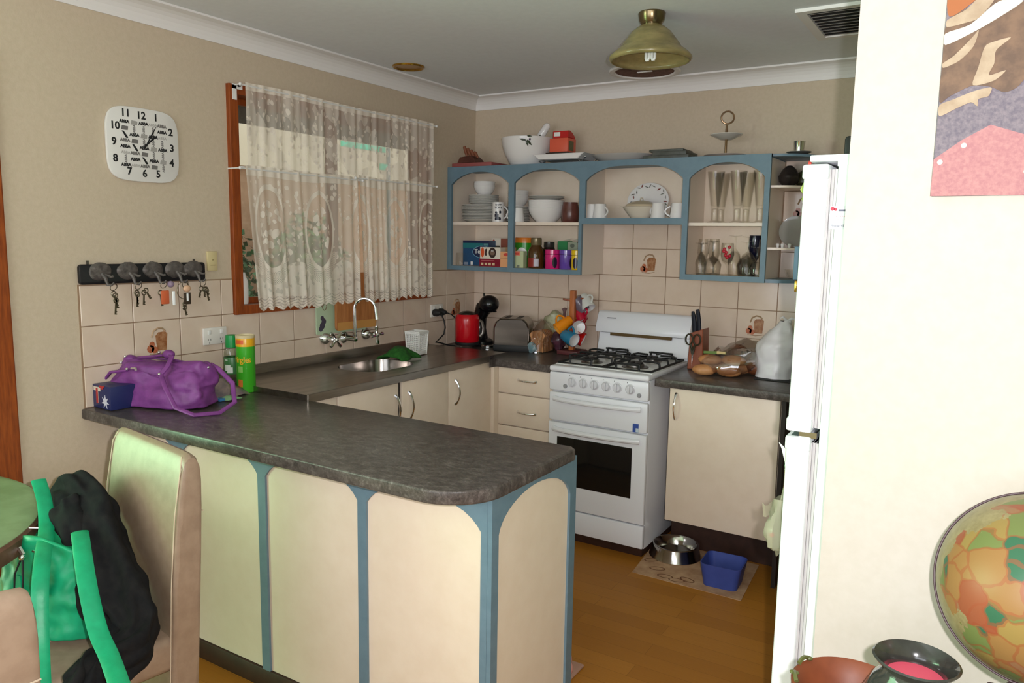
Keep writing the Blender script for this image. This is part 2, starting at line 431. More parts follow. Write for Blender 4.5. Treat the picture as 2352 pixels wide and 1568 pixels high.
def put_tile(wall, axis, c, w, h):
    o = bpy.data.objects.new('tile', tile_mesh(w, h, axis)); COL.objects.link(o); o.parent = wall; o.location = c
    BASE[o.name] = Vector((0, 0, 0))
    return o
rows = [(.9, 1.05), (1.05, 1.2), (1.2, 1.35)]
ye = [0, -.102]+[-(.302+.2*i) for i in range(12)]
for a, b in zip(ye, ye[1:]):
    for z0, z1 in rows:
        if z1 > WZ0+.01 and a > WY0 and b < WY1:
            segs = []
            if a > WY1+.02: segs.append((a, WY1+.0))
            if b < WY0-.02: segs.append((WY0, b))
        else: segs = [(a, b)]
        for p, q in segs:
            TILES[('L', round(b, 3), z0)] = put_tile(wl_, 'x', (0, (p+q)/2, (z0+z1)/2), abs(p-q), z1-z0)
xe = [0]+[.0788+.2*i for i in range(13)]
for a, b in zip(xe, xe[1:]):
    for k in range(7):
        z0 = .9+.15*k; z1 = z0+.15
        if k >= 3 and not (.87 < a < 1.47 and k < 5 or a > 1.8): continue
        TILES[('B', round(a, 3), k)] = put_tile(wb_, 'y', ((a+b)/2, 0, (z0+z1)/2), b-a, .15)
# printed motifs on some tiles (jars and fruit)
pr1 = noisy('print_brown', rgb(140, 86, 52), rgb(176, 128, 92), 60, .2); pr2 = noisy('print_red', rgb(168, 84, 54), rgb(190, 120, 88), 60, .2); pr3 = pm('print_tan', rgb(176, 146, 116), .2)
def motif(tile, M):
    mb = MB().prism([(-.006, -.045), (.034, -.045), (.040, .02), (.030, .03), (0, .028), (-.012, .015)], 'z', 0, .0006); mb.xf(M)
    b = mb.build('print', pr1, None, 0)
    mc = MB()
    for x, y, r in ((-.035, -.035, .016), (-.018, -.04, .014), (-.028, -.018, .012)): mc.lathe([(0, .0011), (r, .0011)], (x, y, 0), 10)
    mc.xf(M); c = mc.build('print', pr2, None, 0)
    md = MB().tube([(-.03, .01, .0008), (-.02, .035, .0008), (0, .045, .0008), (.02, .042, .0008), (.03, .03, .0008)], .004, 4)
    md.tube([(-.04, -.055, .0008), (0, -.058, .0008), (.035, -.052, .0008)], .002, 4).xf(M); d = md.build('print', pr3, None, 0)
    for o in (b, c, d):
        o.parent = tile; o.location = (0, 0, 0)
def mot(key, flip=1):
    t_ = TILES.get(key)
    if not t_: return
    if key[0] == 'L': motif(t_, plane_M((.0078, 0, 0), (0, flip, 0), (0, 0, 1)) if flip > 0 else plane_M((.0078, 0, 0), (0, 1, 0), (0, 0, 1)))
    else: motif(t_, plane_M((0, -.0078, 0), (1, 0, 0), (0, 0, 1)))
mot(('L', -2.302, 1.05)); mot(('L', -.302, 1.05)); mot(('B', 1.079, 3)); mot(('B', 1.679, 1)); mot(('B', 1.879, 5))
# cornices
def cove():
    c = .078
    p = [(0, H), (0, H-c), (.006, H-c)]
    p += [(.006+(c-.012)*(1-cos(R(a))), H-c+.006+(c-.016)*sin(R(a))) for a in (10, 25, 40, 55, 70, 85)]
    p += [(c-.004, H-.008), (c, H-.008), (c, H)]
    return p
struct(MB().prism(cove(), 'y', 0, -2.74), 'trim_1', corn_m)
struct(MB().prism([(-y, z) for y, z in cove()], 'x', 0, 3.1), 'trim_2', corn_m)
# jamb of the dining room door at the far left
d1 = struct(MB().box(-.13, .018, -2.86, -2.735, 0, 2.12, .006).box(-.10, .0, -2.90, -2.85, 0, 2.1), 'door_1', wood_m)
# ------------------------------------------------------------------ window
win = struct(MB().box(-.12, .022, WY0, WY0+.045, WZ0, WZ1, .003).box(-.12, .022, WY1-.045, WY1, WZ0, WZ1, .003)
             .box(-.12, .020, WY0+.045, WY1-.045, WZ0, WZ0+.04).box(-.12, .020, WY0+.045, WY1-.045, WZ1-.04, WZ1), 'window_1', wood_m)
struct(MB().box(-.10, -.06, -1.17, -1.14, WZ0+.04, WZ1-.04), 'mullion', wood_m, win)
for a, b in ((WY0+.045, -1.17), (-1.14, WY1-.045)):
    struct(MB().box(-.095, -.07, a, a+.016, WZ0+.04, WZ1-.04).box(-.095, -.07, b-.016, b, WZ0+.04, WZ1-.04).box(-.095, -.07, a+.016, b-.016, WZ0+.04, WZ0+.065).box(-.095, -.07, a+.016, b-.016, WZ1-.065, WZ1-.04), 'sash', wood_m, win)
    struct(MB().box(-.085, -.081, a+.012, b-.012, WZ0+.06, WZ1-.06), 'pane', pane_m, win)
# ------------------------------------------------------------------ outside
struct(MB().box(-7, -.13, -5, 4, -.35, -.3), 'ground', noisy('paving', rgb(150, 135, 115), rgb(120, 108, 92), 6, .9))
struct(MB().box(-.85, -.12, -4, 2, 2.16, 2.25), 'trim_3', pm('eave_dark', rgb(70, 58, 48), .8))
struct(MB().box(-3.5, -3.3, -4.5, 3.5, -.3, 2.18), 'wall_outside', noisy('render_tan', rgb(196, 146, 110), rgb(180, 132, 98), 8, .9))
struct(MB().box(-3.28, -3.2, -4.5, 3.5, 2.18, 3.2), 'trim_4', pm('fascia_cream', rgb(240, 212, 178), .6))
leaf_ms = [noisy('leaf_%d' % i, rgb(*a), rgb(*b), 5, .5) for i, (a, b) in enumerate((((72, 112, 40), (50, 86, 30)), ((110, 130, 52), (80, 104, 40)), ((60, 104, 50), (44, 80, 38))))]
def bush(y, z, rx, ry, rz, n, m, label):
    t_ = thing('garden_shrub', label, 'shrub', (-2.7, y, -.3), group=None)
    random.seed(int(abs(y)*100)); mb = MB()
    for i in range(n):
        d = Vector((random.gauss(0, 1), random.gauss(0, 1), random.gauss(0, 1))).normalized()*(random.random()**.4)
        c = Vector((-2.7+d.x*rx, y+d.y*ry, z+d.z*rz)); a = Vector((random.gauss(0, 1), random.gauss(0, 1), random.gauss(0, 1))).normalized()
        b = a.cross(d if d.length > .01 else Vector((0, 0, 1))).normalized(); l, w = .07, .028
        mb.bm.faces.new([mb.bm.verts.new(p) for p in (c, c+a*l*.5+b*w, c+a*l, c+a*l*.5-b*w)])
    o = mb.build('leaves', m, t_, 0); o['kind'] = 'stuff'
    MB().tube([(-2.7, y, -.3), (-2.68, y+.05, z*.5), (-2.7, y, z)], [.05, .04, .02], 7).build('trunk', brown_m, t_)
for i, (y, z, ry, rz) in enumerate(((-2.2, .75, .50, .85), (-1.05, 1.0, .48, .9), (.05, .9, .48, .85), (1.15, 1.0, .46, .75))):
    bush(y, z, .35, ry, rz, 2600, leaf_ms[i % 3], 'leafy green garden shrub outside the window, %s from the left' % ('first', 'second', 'third', 'fourth')[i])
mb = MB().box(-2.42, -2.40, 1.3, 1.9, 2.37, 2.42).box(-2.42, -2.40, 1.83, 1.93, 2.20, 2.26)
t_ = thing('shade_sail', 'narrow turquoise strip of shade cloth glimpsed outside through the lace', 'shade cloth', (-2.41, 1.6, 2.2))
mb.build('cloth', pm('turquoise_cloth', rgb(70, 240, 190), .6), t_)
MB().tube([(-2.41, 1.95, -.3), (-2.41, 1.95, 2.42)], .02, 8).build('post', pm('post_grey', rgb(120, 120, 115), .5), t_)
# ------------------------------------------------------------------ sink run along the left wall
def door_part(parent, box, hp=None, bev=.003, name='door', mat=None):
    d = MB().box(*box, bev).build(name, mat or cream_m, parent)
    if hp: handle(*hp, 'handle', d)
    return d
c = thing('sink_cabinet', 'cream kitchen base cabinet with three doors under the steel sink bench', 'cabinet', (.28, -1.3, 0))
MB().box(.01, .53, -1.893, -.61, .12, .70).box(.50, .53, -1.893, -.61, .86, .89).build('carcass', cream_m, c)
MB().box(.01, .48, -1.89, -.61, 0, .12).build('kickboard', brown_m, c)
MB().box(.53, .55, -1.893, -1.775, .13, .888, .002).build('filler_panel', cream_m, c)
door_part(c, (.532, .552, -1.766, -1.388, .13, .888), ((.552, -1.412, .836), (.552, -1.412, .705), (.03, 0, 0)))
MB().box(.528, .540, -1.384, -1.366, .13, .888).build('filler_panel', pm('gap_shade', (.02, .015, .012, 1), .8), c)  # near-black filler strip, its colour stands in for shade between the doors
door_part(c, (.532, .552, -1.361, -1.010, .13, .888), ((.552, -1.318, .836), (.552, -1.318, .705), (.03, 0, 0)))
door_part(c, (.532, .552, -1.003, -.628, .13, .888), ((.552, -.955, .838), (.552, -.955, .715), (.03, 0, 0)))
# stainless sink bench
sk = thing('sink_bench', 'stainless steel sink bench with one bowl and a draining area', 'sink', (.28, -1.3, .89))
bx, by, bw, bl = .28, -1.235, .135, .18           # bowl centre, half sizes
def rrect(cx, cy, hx, hy, r, n=6):
    P = []
    for sx, sy, a0 in ((1, 1, 0), (-1, 1, 90), (-1, -1, 180), (1, -1, 270)):
        for i in range(n+1):
            a = R(a0+90*i/n); P.append((cx+sx*(hx-r)+r*cos(a), cy+sy*(hy-r)+r*sin(a)))
    return P
mb = MB(); bm = mb.bm
X0, X1, Y0, Y1, ZT = .02, .562, -1.945, -.50, .925
outer = [bm.verts.new((x, y, ZT)) for x, y in ((X1, Y1), (X0, Y1), (X0, Y0), (X1, Y0))]
inn = [bm.verts.new((x, y, ZT-.004)) for x, y in rrect(bx, by, bw, bl, .095)]
n = 7
for q in range(4):
    seg_ = inn[q*n:(q+1)*n]
    for i in range(n-1): bm.faces.new((outer[q], seg_[i], seg_[i+1]))
    bm.faces.new((outer[q], seg_[-1], inn[((q+1)*n) % 28], outer[(q+1) % 4]))
bwl = MB(); bm2 = bwl.bm; inn2 = [bm2.verts.new((x, y, ZT-.004)) for x, y in rrect(bx, by, bw, bl, .095)]
lowp = [bm2.verts.new((bx+(x-bx)*.9, by+(y-by)*.92, ZT-.16)) for x, y in rrect(bx, by, bw, bl, .095)]
low2 = [bm2.verts.new((bx+(x-bx)*.78, by+(y-by)*.84, ZT-.185)) for x, y in rrect(bx, by, bw, bl, .095)]
for A, B in ((inn2, lowp), (lowp, low2)):
    for i in range(28): bm2.faces.new((A[i], A[(i+1) % 28], B[(i+1) % 28], B[i]))
bm2.faces.new(low2); bwl.build('bowl', pm('bowl_steel', rgb(140, 134, 128), .22, 1.0), sk, 60)
mb.box(X1-.004, X1+.004, Y0, -.66, .892, ZT+.002, .002, 1).box(X0, X1, Y0-.002, Y0+.004, .892, ZT+.001)
mb.build('bench_top', steel_m, sk, 30)
MB().prism([(.009, .90), (.028, .90), (.028, .93), (.02, .965), (.009, .965)], 'y', Y0, Y1).build('upstand', steel_m, sk)
MB().cyl((bx, by, ZT-.187), .035, .006, 20).build('drain', chrome_m, sk)
# taps on the wall
def tapset(y, z, lab, ang):
    t_ = thing('wall_tap', lab, 'tap', (.01, y, z))
    Mx = Matrix.Translation((.008, y, z)) @ Matrix.Rotation(R(90), 4, 'Y')
    MB().lathe([(.03, 0), (.032, .006), (.027, .022), (.016, .034), (.011, .036), (.011, .055), (.014, .058), (.014, .07), (.009, .075), (0, .075)], M=Mx, seg=20).build('flange', chrome_m, t_)
    m2 = MB()
    for k in range(4):
        a = R(ang+90*k); d = Vector((0, cos(a), sin(a)))
        p = Vector((.095, y, z)); m2.tube([p, p+d*.02, p+d*.038, p+d*.048], [.007, .006, .0095, .007], 8)
    m2.ball((.098, y, z), .011); m2.build('cross_handle', chrome_m, t_)
    MB().tube([(.07, y, z), (.1, y, z)], .008, 8).build('spindle', chrome_m, t_)
tapset(-1.315, 1.04, 'chrome cross handled wall tap left of the sink spout', 40)
tapset(-1.02, 1.035, 'chrome cross handled wall tap right of the sink spout', 5)
t_ = thing('sink_spout', 'tall curved chrome swan neck spout on the tiles above the sink', 'tap', (.01, -1.175, 1.03))
MB().lathe([(.03, 0), (.03, .006), (.02, .02), (.014, .03), (.014, .085), (0, .09)], M=Matrix.Translation((.008, -1.175, 1.03)) @ Matrix.Rotation(R(90), 4, 'Y'), seg=18).build('flange', chrome_m, t_)
pts = [(.085, -1.175, 1.03), (.085, -1.175, 1.06), (.085, -1.175, 1.17)]
for i in range(13):
    a = R(180-15*i); pts.append((.085+.05*(1+cos(a)), -1.175+.022*(1+cos(a)), 1.185+.05*sin(a)))
pts += [(.188, -1.130, 1.165), (.192, -1.128, 1.132)]
MB().tube(pts, [.010, .010]+[.0072]*(len(pts)-4)+[.0072, .009], 10).build('spout', chrome_m, t_)
# chopping boards leaning on the sill behind the spout
def lean(name, lab, y0, y1, x0, mat, zt, zb=1.075, th=.012, r=.02, cat='chopping board'):
    m = MB().prism([(y, z) for y, z in rrect((y0+y1)/2, (zb+zt)/2, (y1-y0)/2, (zt-zb)/2, r)], 'x', x0, x0+th, .002, 1)
    return m
e = thing('chopping_board', 'wooden chopping board leaning behind the tap spout', 'chopping board', (.055, -1.12, 1.07))
lean('', '', -1.27, -.975, .040, board_m, 1.36).build('board', board_m, e)
MB().box(.0525, .0535, -1.262, -.985, 1.075, 1.115).build('end_grain', pm('board_band', rgb(196, 140, 74), .5), e)
e = thing('glass_chopping_board', 'pale green patterned glass board behind the wooden chopping board', 'chopping board', (.03, -1.25, 1.06))
gb = lean('', '', -1.375, -1.02, .016, None, 1.34, 1.06, .006, .012).build('board', pm('mint_glass', rgb(178, 196, 164), .12), e)
mo = MB()
for y, z, r in ((-1.335, 1.105, .018), (-1.325, 1.125, .016), (-1.335, 1.142, .012), (-1.345, 1.09, .014)): mo.ball((.0225, y, z), r, (.06, 1, 1), 10, 6)
mo.build('print', pm('grape_print', rgb(70, 62, 78), .4), e)
mo = MB()
for y, z in ((-1.335, 1.22), (-1.32, 1.20)): mo.tube([(.0225, y+.014*cos(a*.6), z+.02*sin(a*.6)) for a in range(11)], .002, 5)
mo.build('print', pm('vine_print', rgb(120, 96, 70), .4), e)
# green cloth and white basket at the sink
mb = MB().grid(18, 14, lambda u, v: Vector((.30+.085*(u-.5)*2*(1-.25*v)+.02*sin(7*v), -.965+.10*(v-.5)*2+.03*(u-.5), .929+.075*(sin(pi*min(1, u*1.02))**.7)*(sin(pi*(.08+.84*v))**.8))).lerp(Vector((.30, -.965, .929)), .18)+Vector((-.035, -.075, 0)))
mb.noise(.012, 22, seed=2); e = lone(mb, 'dish_cloth', noisy('green_microfibre', rgb(38, 98, 30), rgb(26, 76, 20), 60, .95, bump=.6, bscale=180, bdist=.004), 'crumpled dark green dish cloth on the edge of the sink bench', 'cloth', (.30, -.965, .926))
md = e.modifiers.new('thick', 'SOLIDIFY'); md.thickness = .006; md.offset = 1
bk = thing('plastic_basket', 'small white perforated plastic basket standing beside the sink', 'basket', (.222, -.85, .926), R(6), local=True)
def basket_wall(a, b, nx=7, nz=9):
    m = MB()
    A, B = Vector(a), Vector(b)
    for i in range(nx+1):
        p = A.lerp(B, i/nx); q = Vector((p.x*1.16, p.y*1.16, 0))
        m.tube([(p.x, p.y, .02), (q.x, q.y, .115)], .0024, 4, caps=False)
    for k in range(nz+1):
        f = k/nz; s = 1+.16*f; m.tube([(A.x*s, A.y*s, .02+.095*f), (B.x*s, B.y*s, .02+.095*f)], .0024, 4, caps=False)
    return m
h = .036
cr = [(-h, -h), (h, -h), (h, h), (-h, h)]
for i in range(4): basket_wall(cr[i]+(0,), cr[(i+1) % 4]+(0,)).build('lattice_wall', plast_m, bk)
MB().box(-h-.002, h+.002, -h-.002, h+.002, 0, .02, .004).build('base', plast_m, bk)
MB().tube([(x*1.2, y*1.2, .12) for x, y in cr], .006, 6, cyc=True).tube([(x*1.22, y*1.22, .113) for x, y in cr], .004, 6, cyc=True).build('rim', plast_m, bk)
for x, y in cr: MB().tube([(x, y, 0), (x*1.18, y*1.18, .118)], .005, 6).build('corner_post', plast_m, bk)
# ------------------------------------------------------------------ back bench left of the stove
wt = thing('worktop', 'dark laminate worktop in the corner left of the stove', 'worktop', (.45, -.3, .86))
MB().prism([(0.004, -.004), (.917, -.004), (.917, -.602), (.565, -.602), (.565, -.665), (.5, -.52), (0.004, -.52)], 'z', .862, .9).build('slab', bench_m, wt)
c = thing('drawer_cabinet', 'cream cabinet with a stack of drawers left of the stove', 'cabinet', (.74, -.3, 0))
MB().box(.56, .915, -.565, -.01, .12, .86).build('carcass', cream_m, c)
MB().box(.555, .915, -.52, -.01, 0, .12).build('kickboard', brown_m, c)
MB().box(.535, .571, -.626, -.56, .12, .86).build('filler_panel', cream_m, c)
for z0, z1, hz in ((.722, .858, .80), (.546, .716, .627), (.36, .54, .45), (.13, .354, .25)):
    door_part(c, (.572, .914, -.585, -.566, z0, z1), ((.70, -.586, hz), (.81, -.586, hz), (0, -.028, 0)), name='drawer')
# right bench
wt = thing('worktop', 'dark laminate worktop to the right of the stove', 'worktop', (1.9, -.3, .86))
MB().box(1.478, 3.09, -.625, -.004, .862, .9, .004).build('slab', bench_m, wt)
c = thing('base_cabinet', 'cream single door base cabinet right of the stove', 'cabinet', (1.8, -.3, 0))
MB().box(1.545, 2.06, -.58, -.01, .205, .86).build('carcass', cream_m, c)
MB().box(1.50, 2.06, -.36, -.01, 0, .205).build('kickboard', brown_m, c)
door_part(c, (1.547, 2.054, -.60, -.581, .212, .858), ((1.581, -.6, .835), (1.578, -.6, .712), (0, -.03, 0)))
MB().box(2.06, 2.078, -.60, -.01, 0, .86).build('end_panel', pm('gap_shadow_panel', rgb(44, 36, 32), .6), c)  # coloured dark to give the shadow between cabinet and fridge
# ------------------------------------------------------------------ stove
st = thing('gas_stove', 'white freestanding gas stove between the dark worktops', 'stove', (1.195, -.35, 0))
SX0, SX1, SF = .928, 1.462, -.66
MB().box(SX0+.004, SX1-.002, SF+.03, -.03, .05, .885, .004).build('body', white_m, st)
MB().box(SX0+.02, SX1-.02, SF+.05, -.05, 0, .05).build('plinth', brown_m, st)
MB().box(SX0-.002, SX1+.002, SF-.004, -.09, .884, .914, .012, 3).build('hob', white_m, st)
MB().box(SX0+.005, SX1-.005, SF+.055, -.115, .912, .917, .002).build('hob_pan', pm('hob_enamel', rgb(226, 227, 224), .25), st)
ft = MB().box(SX0, SX1, SF, SF+.03, .788, .882, .008).build('control_panel', white_m, st)
for i, x in enumerate((1.06, 1.121, 1.182, 1.245, 1.304, 1.371)):
    Mk = Matrix.Translation((x, SF, .840)) @ Matrix.Rotation(R(90), 4, 'X')
    k = MB().lathe([(.0255, 0), (.0255, .002), (.0215, .004), (.0195, .013), (.017, .016), (0, .016)], M=Mk, seg=24)
    k.box(x-.0045, x+.0045, SF-.026, SF-.012, .820, .860, .002).build('knob', pm('knob_white', rgb(214, 214, 218), .3), st)
    MB().box(x-.018, x-.014, SF-.001, SF, .868, .872).build('mark', pm('mark_grey', rgb(110, 110, 112), .5), st)
for x in (1.021, 1.418):
    MB().lathe([(.011, 0), (.011, .004), (.007, .008), (0, .008)], M=Matrix.Translation((x, SF, .815)) @ Matrix.Rotation(R(90), 4, 'X'), seg=14).build('button', pm('mark_grey2', rgb(150, 150, 152), .4), st)
gd = MB().box(SX0, SX1, SF, SF+.03, .632, .780, .010).build('grill_door', white_m, st)
def bowhandle(z, parent):
    pts = [(SX0+.035+(SX1-SX0-.07)*i/14, SF-.004-.034*sin(pi*i/14)**.5, z) for i in range(15)]
    MB().tube(pts, [.015]+[.0125]*13+[.015], 10, flat=(1, 1)).build('handle', white_m, parent)
bowhandle(.748, gd)
MB().box(1.391, 1.421, SF-.0015, SF, .634, .676).build('sticker', pm('sticker_blue', rgb(58, 84, 160), .4), gd)
MB().box(1.407, 1.422, SF-.0022, SF-.0015, .636, .655).build('sticker', pm('sticker_pale', rgb(196, 210, 220), .4), gd)
od = MB().prism([(SX0, .178), (SX1, .178), (SX1, .624), (SX0, .624)], 'y', SF, SF+.03, .008).build('oven_door', white_m, st)
bowhandle(.592, od)
MB().box(.982, 1.392, SF-.003, SF, .303, .553, .002).build('oven_window', pm('oven_glass', (.010, .009, .008, 1), .08, spec=.5), od)
MB().box(SX0, SX1, SF, SF+.03, .058, .172, .006).build('storage_drawer', white_m, st)
# splashback with a rolled hood and vent slot
MB().prism([(-.03, .905), (-.10, .905), (-.115, .93), (-.095, .99), (-.09, 1.03), (-.05, 1.03), (-.03, 1.03)], 'x', SX0, SX1, .004, 1).build('splashback', white_m, st)
MB().prism([(-.03, 1.036), (-.118, 1.036), (-.122, 1.055), (-.085, 1.14), (-.07, 1.15), (-.03, 1.15)], 'x', SX0-.012, SX1+.006, .008, 2).build('vent_hood', white_m, st)
MB().box(SX0+.08, SX1-.10, -.1145, -.09, 1.018, 1.036).build('vent_slot', pm('vent_brown', rgb(92, 70, 34), .6), st)
MB().box(.985, 1.035, -.1085, -.103, 1.113, 1.117).build('nameplate', pm('mark_grey', rgb(110, 110, 112), .5), st)
# burners and trivets
for bxx, byy, br in ((1.075, -.475, .038), (1.075, -.24, .033), (1.315, -.475, .045), (1.315, -.24, .033)):
    MB().lathe([(br*1.5, .917), (br*1.45, .921), (br, .922), (br, .932), (br*.95, .936), (0, .936)], (bxx, byy, 0), 22).build('burner', pm('burner_alu', rgb(120, 116, 110), .35, .8), st)
    MB().cyl((bxx, byy, .936), br*.85, .008, 22, bev=.002).build('burner_cap', blackmat_m, st)
for tx0, tx1 in ((.945, 1.19), (1.20, 1.445)):
    m = MB(); ty0, ty1, tz = -.592, -.135, .948; rr = .0058
    m.tube([(tx0, ty0, .922), (tx1, ty0, .922), (tx1, ty1, .922), (tx0, ty1, .922)], rr, 6, cyc=True)
    cx = (tx0+tx1)/2
    for yb, yt in ((ty0, 1), (ty1, -1)):
        m.tube([(cx-.06, yb, .922), (cx-.06, yb+.004*yt, tz), (cx-.055, yb+.03*yt, tz+.004)], rr, 6)
        m.tube([(cx+.06, yb, .922), (cx+.06, yb+.004*yt, tz), (cx+.055, yb+.03*yt, tz+.004)], rr, 6)
        m.tube([(cx-.06, yb, tz), (cx+.06, yb, tz)], rr, 6)
    for yc in (-.475, -.24):
        for sx in (-1, 1):
            xe_ = tx0 if sx < 0 else tx1
            m.tube([(xe_, yc, .922), (xe_-sx*.004, yc, tz-.002), (xe_-sx*.03, yc, tz+.004), (cx+sx*.035, yc, tz+.002)], rr, 6)
        m.tube([(cx, yc+.10, tz), (cx, yc+.034, tz+.002)], rr, 6); m.tube([(cx, yc-.10, tz), (cx, yc-.034, tz+.002)], rr, 6)
    m.tube([(tx0, -.357, .922), (tx0+.004, -.357, tz), (tx1-.004, -.357, tz), (tx1, -.357, .922)], rr, 6)
    m.build('trivet', blackmat_m, st)
# ------------------------------------------------------------------ peninsula
pc = thing('peninsula_cabinet', 'cream panelled peninsula cabinet with blue arched trim', 'cabinet', (.85, -2.15, 0))
PF, PE = -2.372, 1.712
MB().box(.005, PE-.012, PF+.012, -1.90, .07, .861).build('carcass', cream_m, pc)
MB().box(.012, PE-.006, PF-.004, -1.92, 0, .07, .002).build('skirting', brown_m, pc)
posts = [(0.0, .03), (.336, .372), (.783, .82), (1.229, 1.264), (PE-.034, PE)]
def archpoly(a, b, z0, zs, zt, n=10, rmax=.20, a0=28):
    """opening outline between a..b with an arched head: springs at zs, crown at zt"""
    rx = min(rmax, (b-a)/2); q = [(rx*(1-cos(R(t_))/cos(R(a0))), zs+(zt-zs)*(sin(R(t_))-sin(R(a0)))/(1-sin(R(a0)))) for t_ in (a0+(90-a0)*i/n for i in range(n+1))]
    p = [(a, z0)]+[(a+x, z) for x, z in q]+[(b-x, z) for x, z in q[::-1]]+[(b, z0)]
    return p
def face_frame(mb, axis, a0, a1, x0, x1, z0, z1, holes):
    """flat board with openings cut right through (bridged polygon strips)"""
    hs = sorted(holes, key=lambda h: h[0][0])
    # pieces: stiles between openings, a header over each opening, a rail under each opening
    edges = [x0]+[v for h in hs for v in (h[0][0], h[-1][0])]+[x1]
    for i in range(0, len(edges), 2):
        if edges[i+1]-edges[i] > 1e-4: mb.prism([(edges[i], z0), (edges[i+1], z0), (edges[i+1], z1), (edges[i], z1)], axis, a0, a1)
    for h in hs:
        top = h[1:-1]
        for p, q in zip(top, top[1:]):
            if q[0]-p[0] > 1e-5: mb.prism([(p[0], p[1]), (q[0], q[1]), (q[0], z1), (p[0], z1)], axis, a0, a1)
        if h[0][1] > z0+1e-4: mb.prism([(h[0][0], z0), (h[-1][0], z0), (h[-1][0], h[0][1]), (h[0][0], h[0][1])], axis, a0, a1)
    return mb
for (a0, a1), (b0, b1) in zip(posts, posts[1:]):
    m = MB().box(a1-.004, b0+.004, PF+.004, PF+.013, .072, .86); m.build('panel', cream_m, pc)
for a0, a1 in posts:
    a1 = min(a1, PE-.0125)
    FL = [(0, .757), (.012, .772), (.030, .789), (.055, .804), (.085, .815), (.12, .823), (.16, .827)]
    ps = [(a0, .07), (a1, .07)]+([(a1+q, z) for q, z in FL]+[(a1+.16, .861)] if a1 < PE-.02 else [(a1, .861)])
    if a0 > .001: ps += [(a0-.16, .861)]+[(a0-q, z) for q, z in FL[::-1]]
    else: ps += [(a0, .861)]
    MB().prism(ps, 'y', PF-.004, PF+.012).build('arched_post', blue_m, pc)
m = MB(); face_frame(m, 'x', PE-.012, PE+.002, PF-.0035, -1.885, .07, .861, [archpoly(PF+.03, -1.925, .0701, .745, .838, rmax=.24, a0=8)])
m.build('arched_end_frame', blue_m, pc)
MB().box(PE-.016, PE-.006, PF+.02, -1.92, .072, .85).build('panel', cream_m, pc)
# rounded laminate bench top
pw = thing('peninsula_worktop', 'dark mottled laminate bench top with a rounded outer corner', 'worktop', (.85, -2.2, .86))
P = [(.004, -1.925), (1.715, -1.925), (1.737, -1.945)]
rc = .16
P += [(1.737-rc+rc*cos(R(-90*i/12)), -2.516+rc+rc*sin(R(-90*i/12))) for i in range(13)] + [(.004, -2.516)]
MB().prism(P, 'z', .861, .9, .006, 3).build('slab', bench_m, pw)
# ------------------------------------------------------------------ hutch
hu = thing('wall_hutch', 'blue framed open wall hutch with arched openings on the back wall', 'shelf', (.94, -.15, 1.355))
HF = -.29; HT = 1.957
o1 = archpoly(.03, .432, 1.38, 1.855, 1.925); o2 = archpoly(.469, .881, 1.38, 1.855, 1.925)
o3 = archpoly(.916, 1.453, 1.66, 1.855, 1.927); o4 = archpoly(1.486, 1.851, 1.382, 1.852, 1.925)
m = MB(); face_frame(m, 'y', HF, HF+.018, .002, .9, 1.355, HT, [o1, o2])
face_frame(m, 'y', HF, HF+.018, .9, 1.458, 1.628, HT, [o3]); face_frame(m, 'y', HF, HF+.018, 1.458, 1.876, 1.355, HT, [o4])
m.build('face_frame', blue_m, hu)
for a, b, z in ((.002, .018, 1.355), (.884, .90, 1.355), (1.462, 1.478, 1.355), (1.858, 1.876, 1.355)):
    MB().box(a, b, HF+.018, -.009, z, HT-.016).build('divider', shelf_m, hu)
MB().box(.002, 1.876, HF+.002, -.009, HT-.016, HT).build('top_board', blue_m, hu)
for a, b in ((.018, .884), (1.478, 1.858)):
    MB().box(a, b, HF+.018, -.009, 1.362, 1.380).build('shelf', shelf_m, hu)
    MB().box(a, b, HF+.022, -.009, 1.622, 1.638).build('shelf', shelf_m, hu)
    MB().box(a, b, -.014, -.009, 1.38, HT-.016).build('back_panel', cream_m, hu)
MB().box(.90, 1.462, HF+.018, -.009, 1.640, 1.657).build('shelf', blue_m, hu)
MB().box(.90, 1.462, -.014, -.009, 1.657, HT-.016).build('back_panel', cream_m, hu)
# open rounded end shelves, tiles showing behind
def quarter(z0, z1, r=.26, mat=shelf_m, name='end_shelf'):
    p = [(1.876, -.009), (1.876, HF+.02)]+[(1.876+.20*sin(R(15*i)), -.009-(-HF-.03)*cos(R(15*i))) for i in range(0, 7)]
    MB().prism([(1.876, -.009)]+p[2:], 'z', z0, z1).build(name, mat, hu)
quarter(1.355, 1.372, mat=blue_m); quarter(1.512, 1.522); quarter(1.802, 1.812); quarter(HT-.012, HT, mat=blue_m)
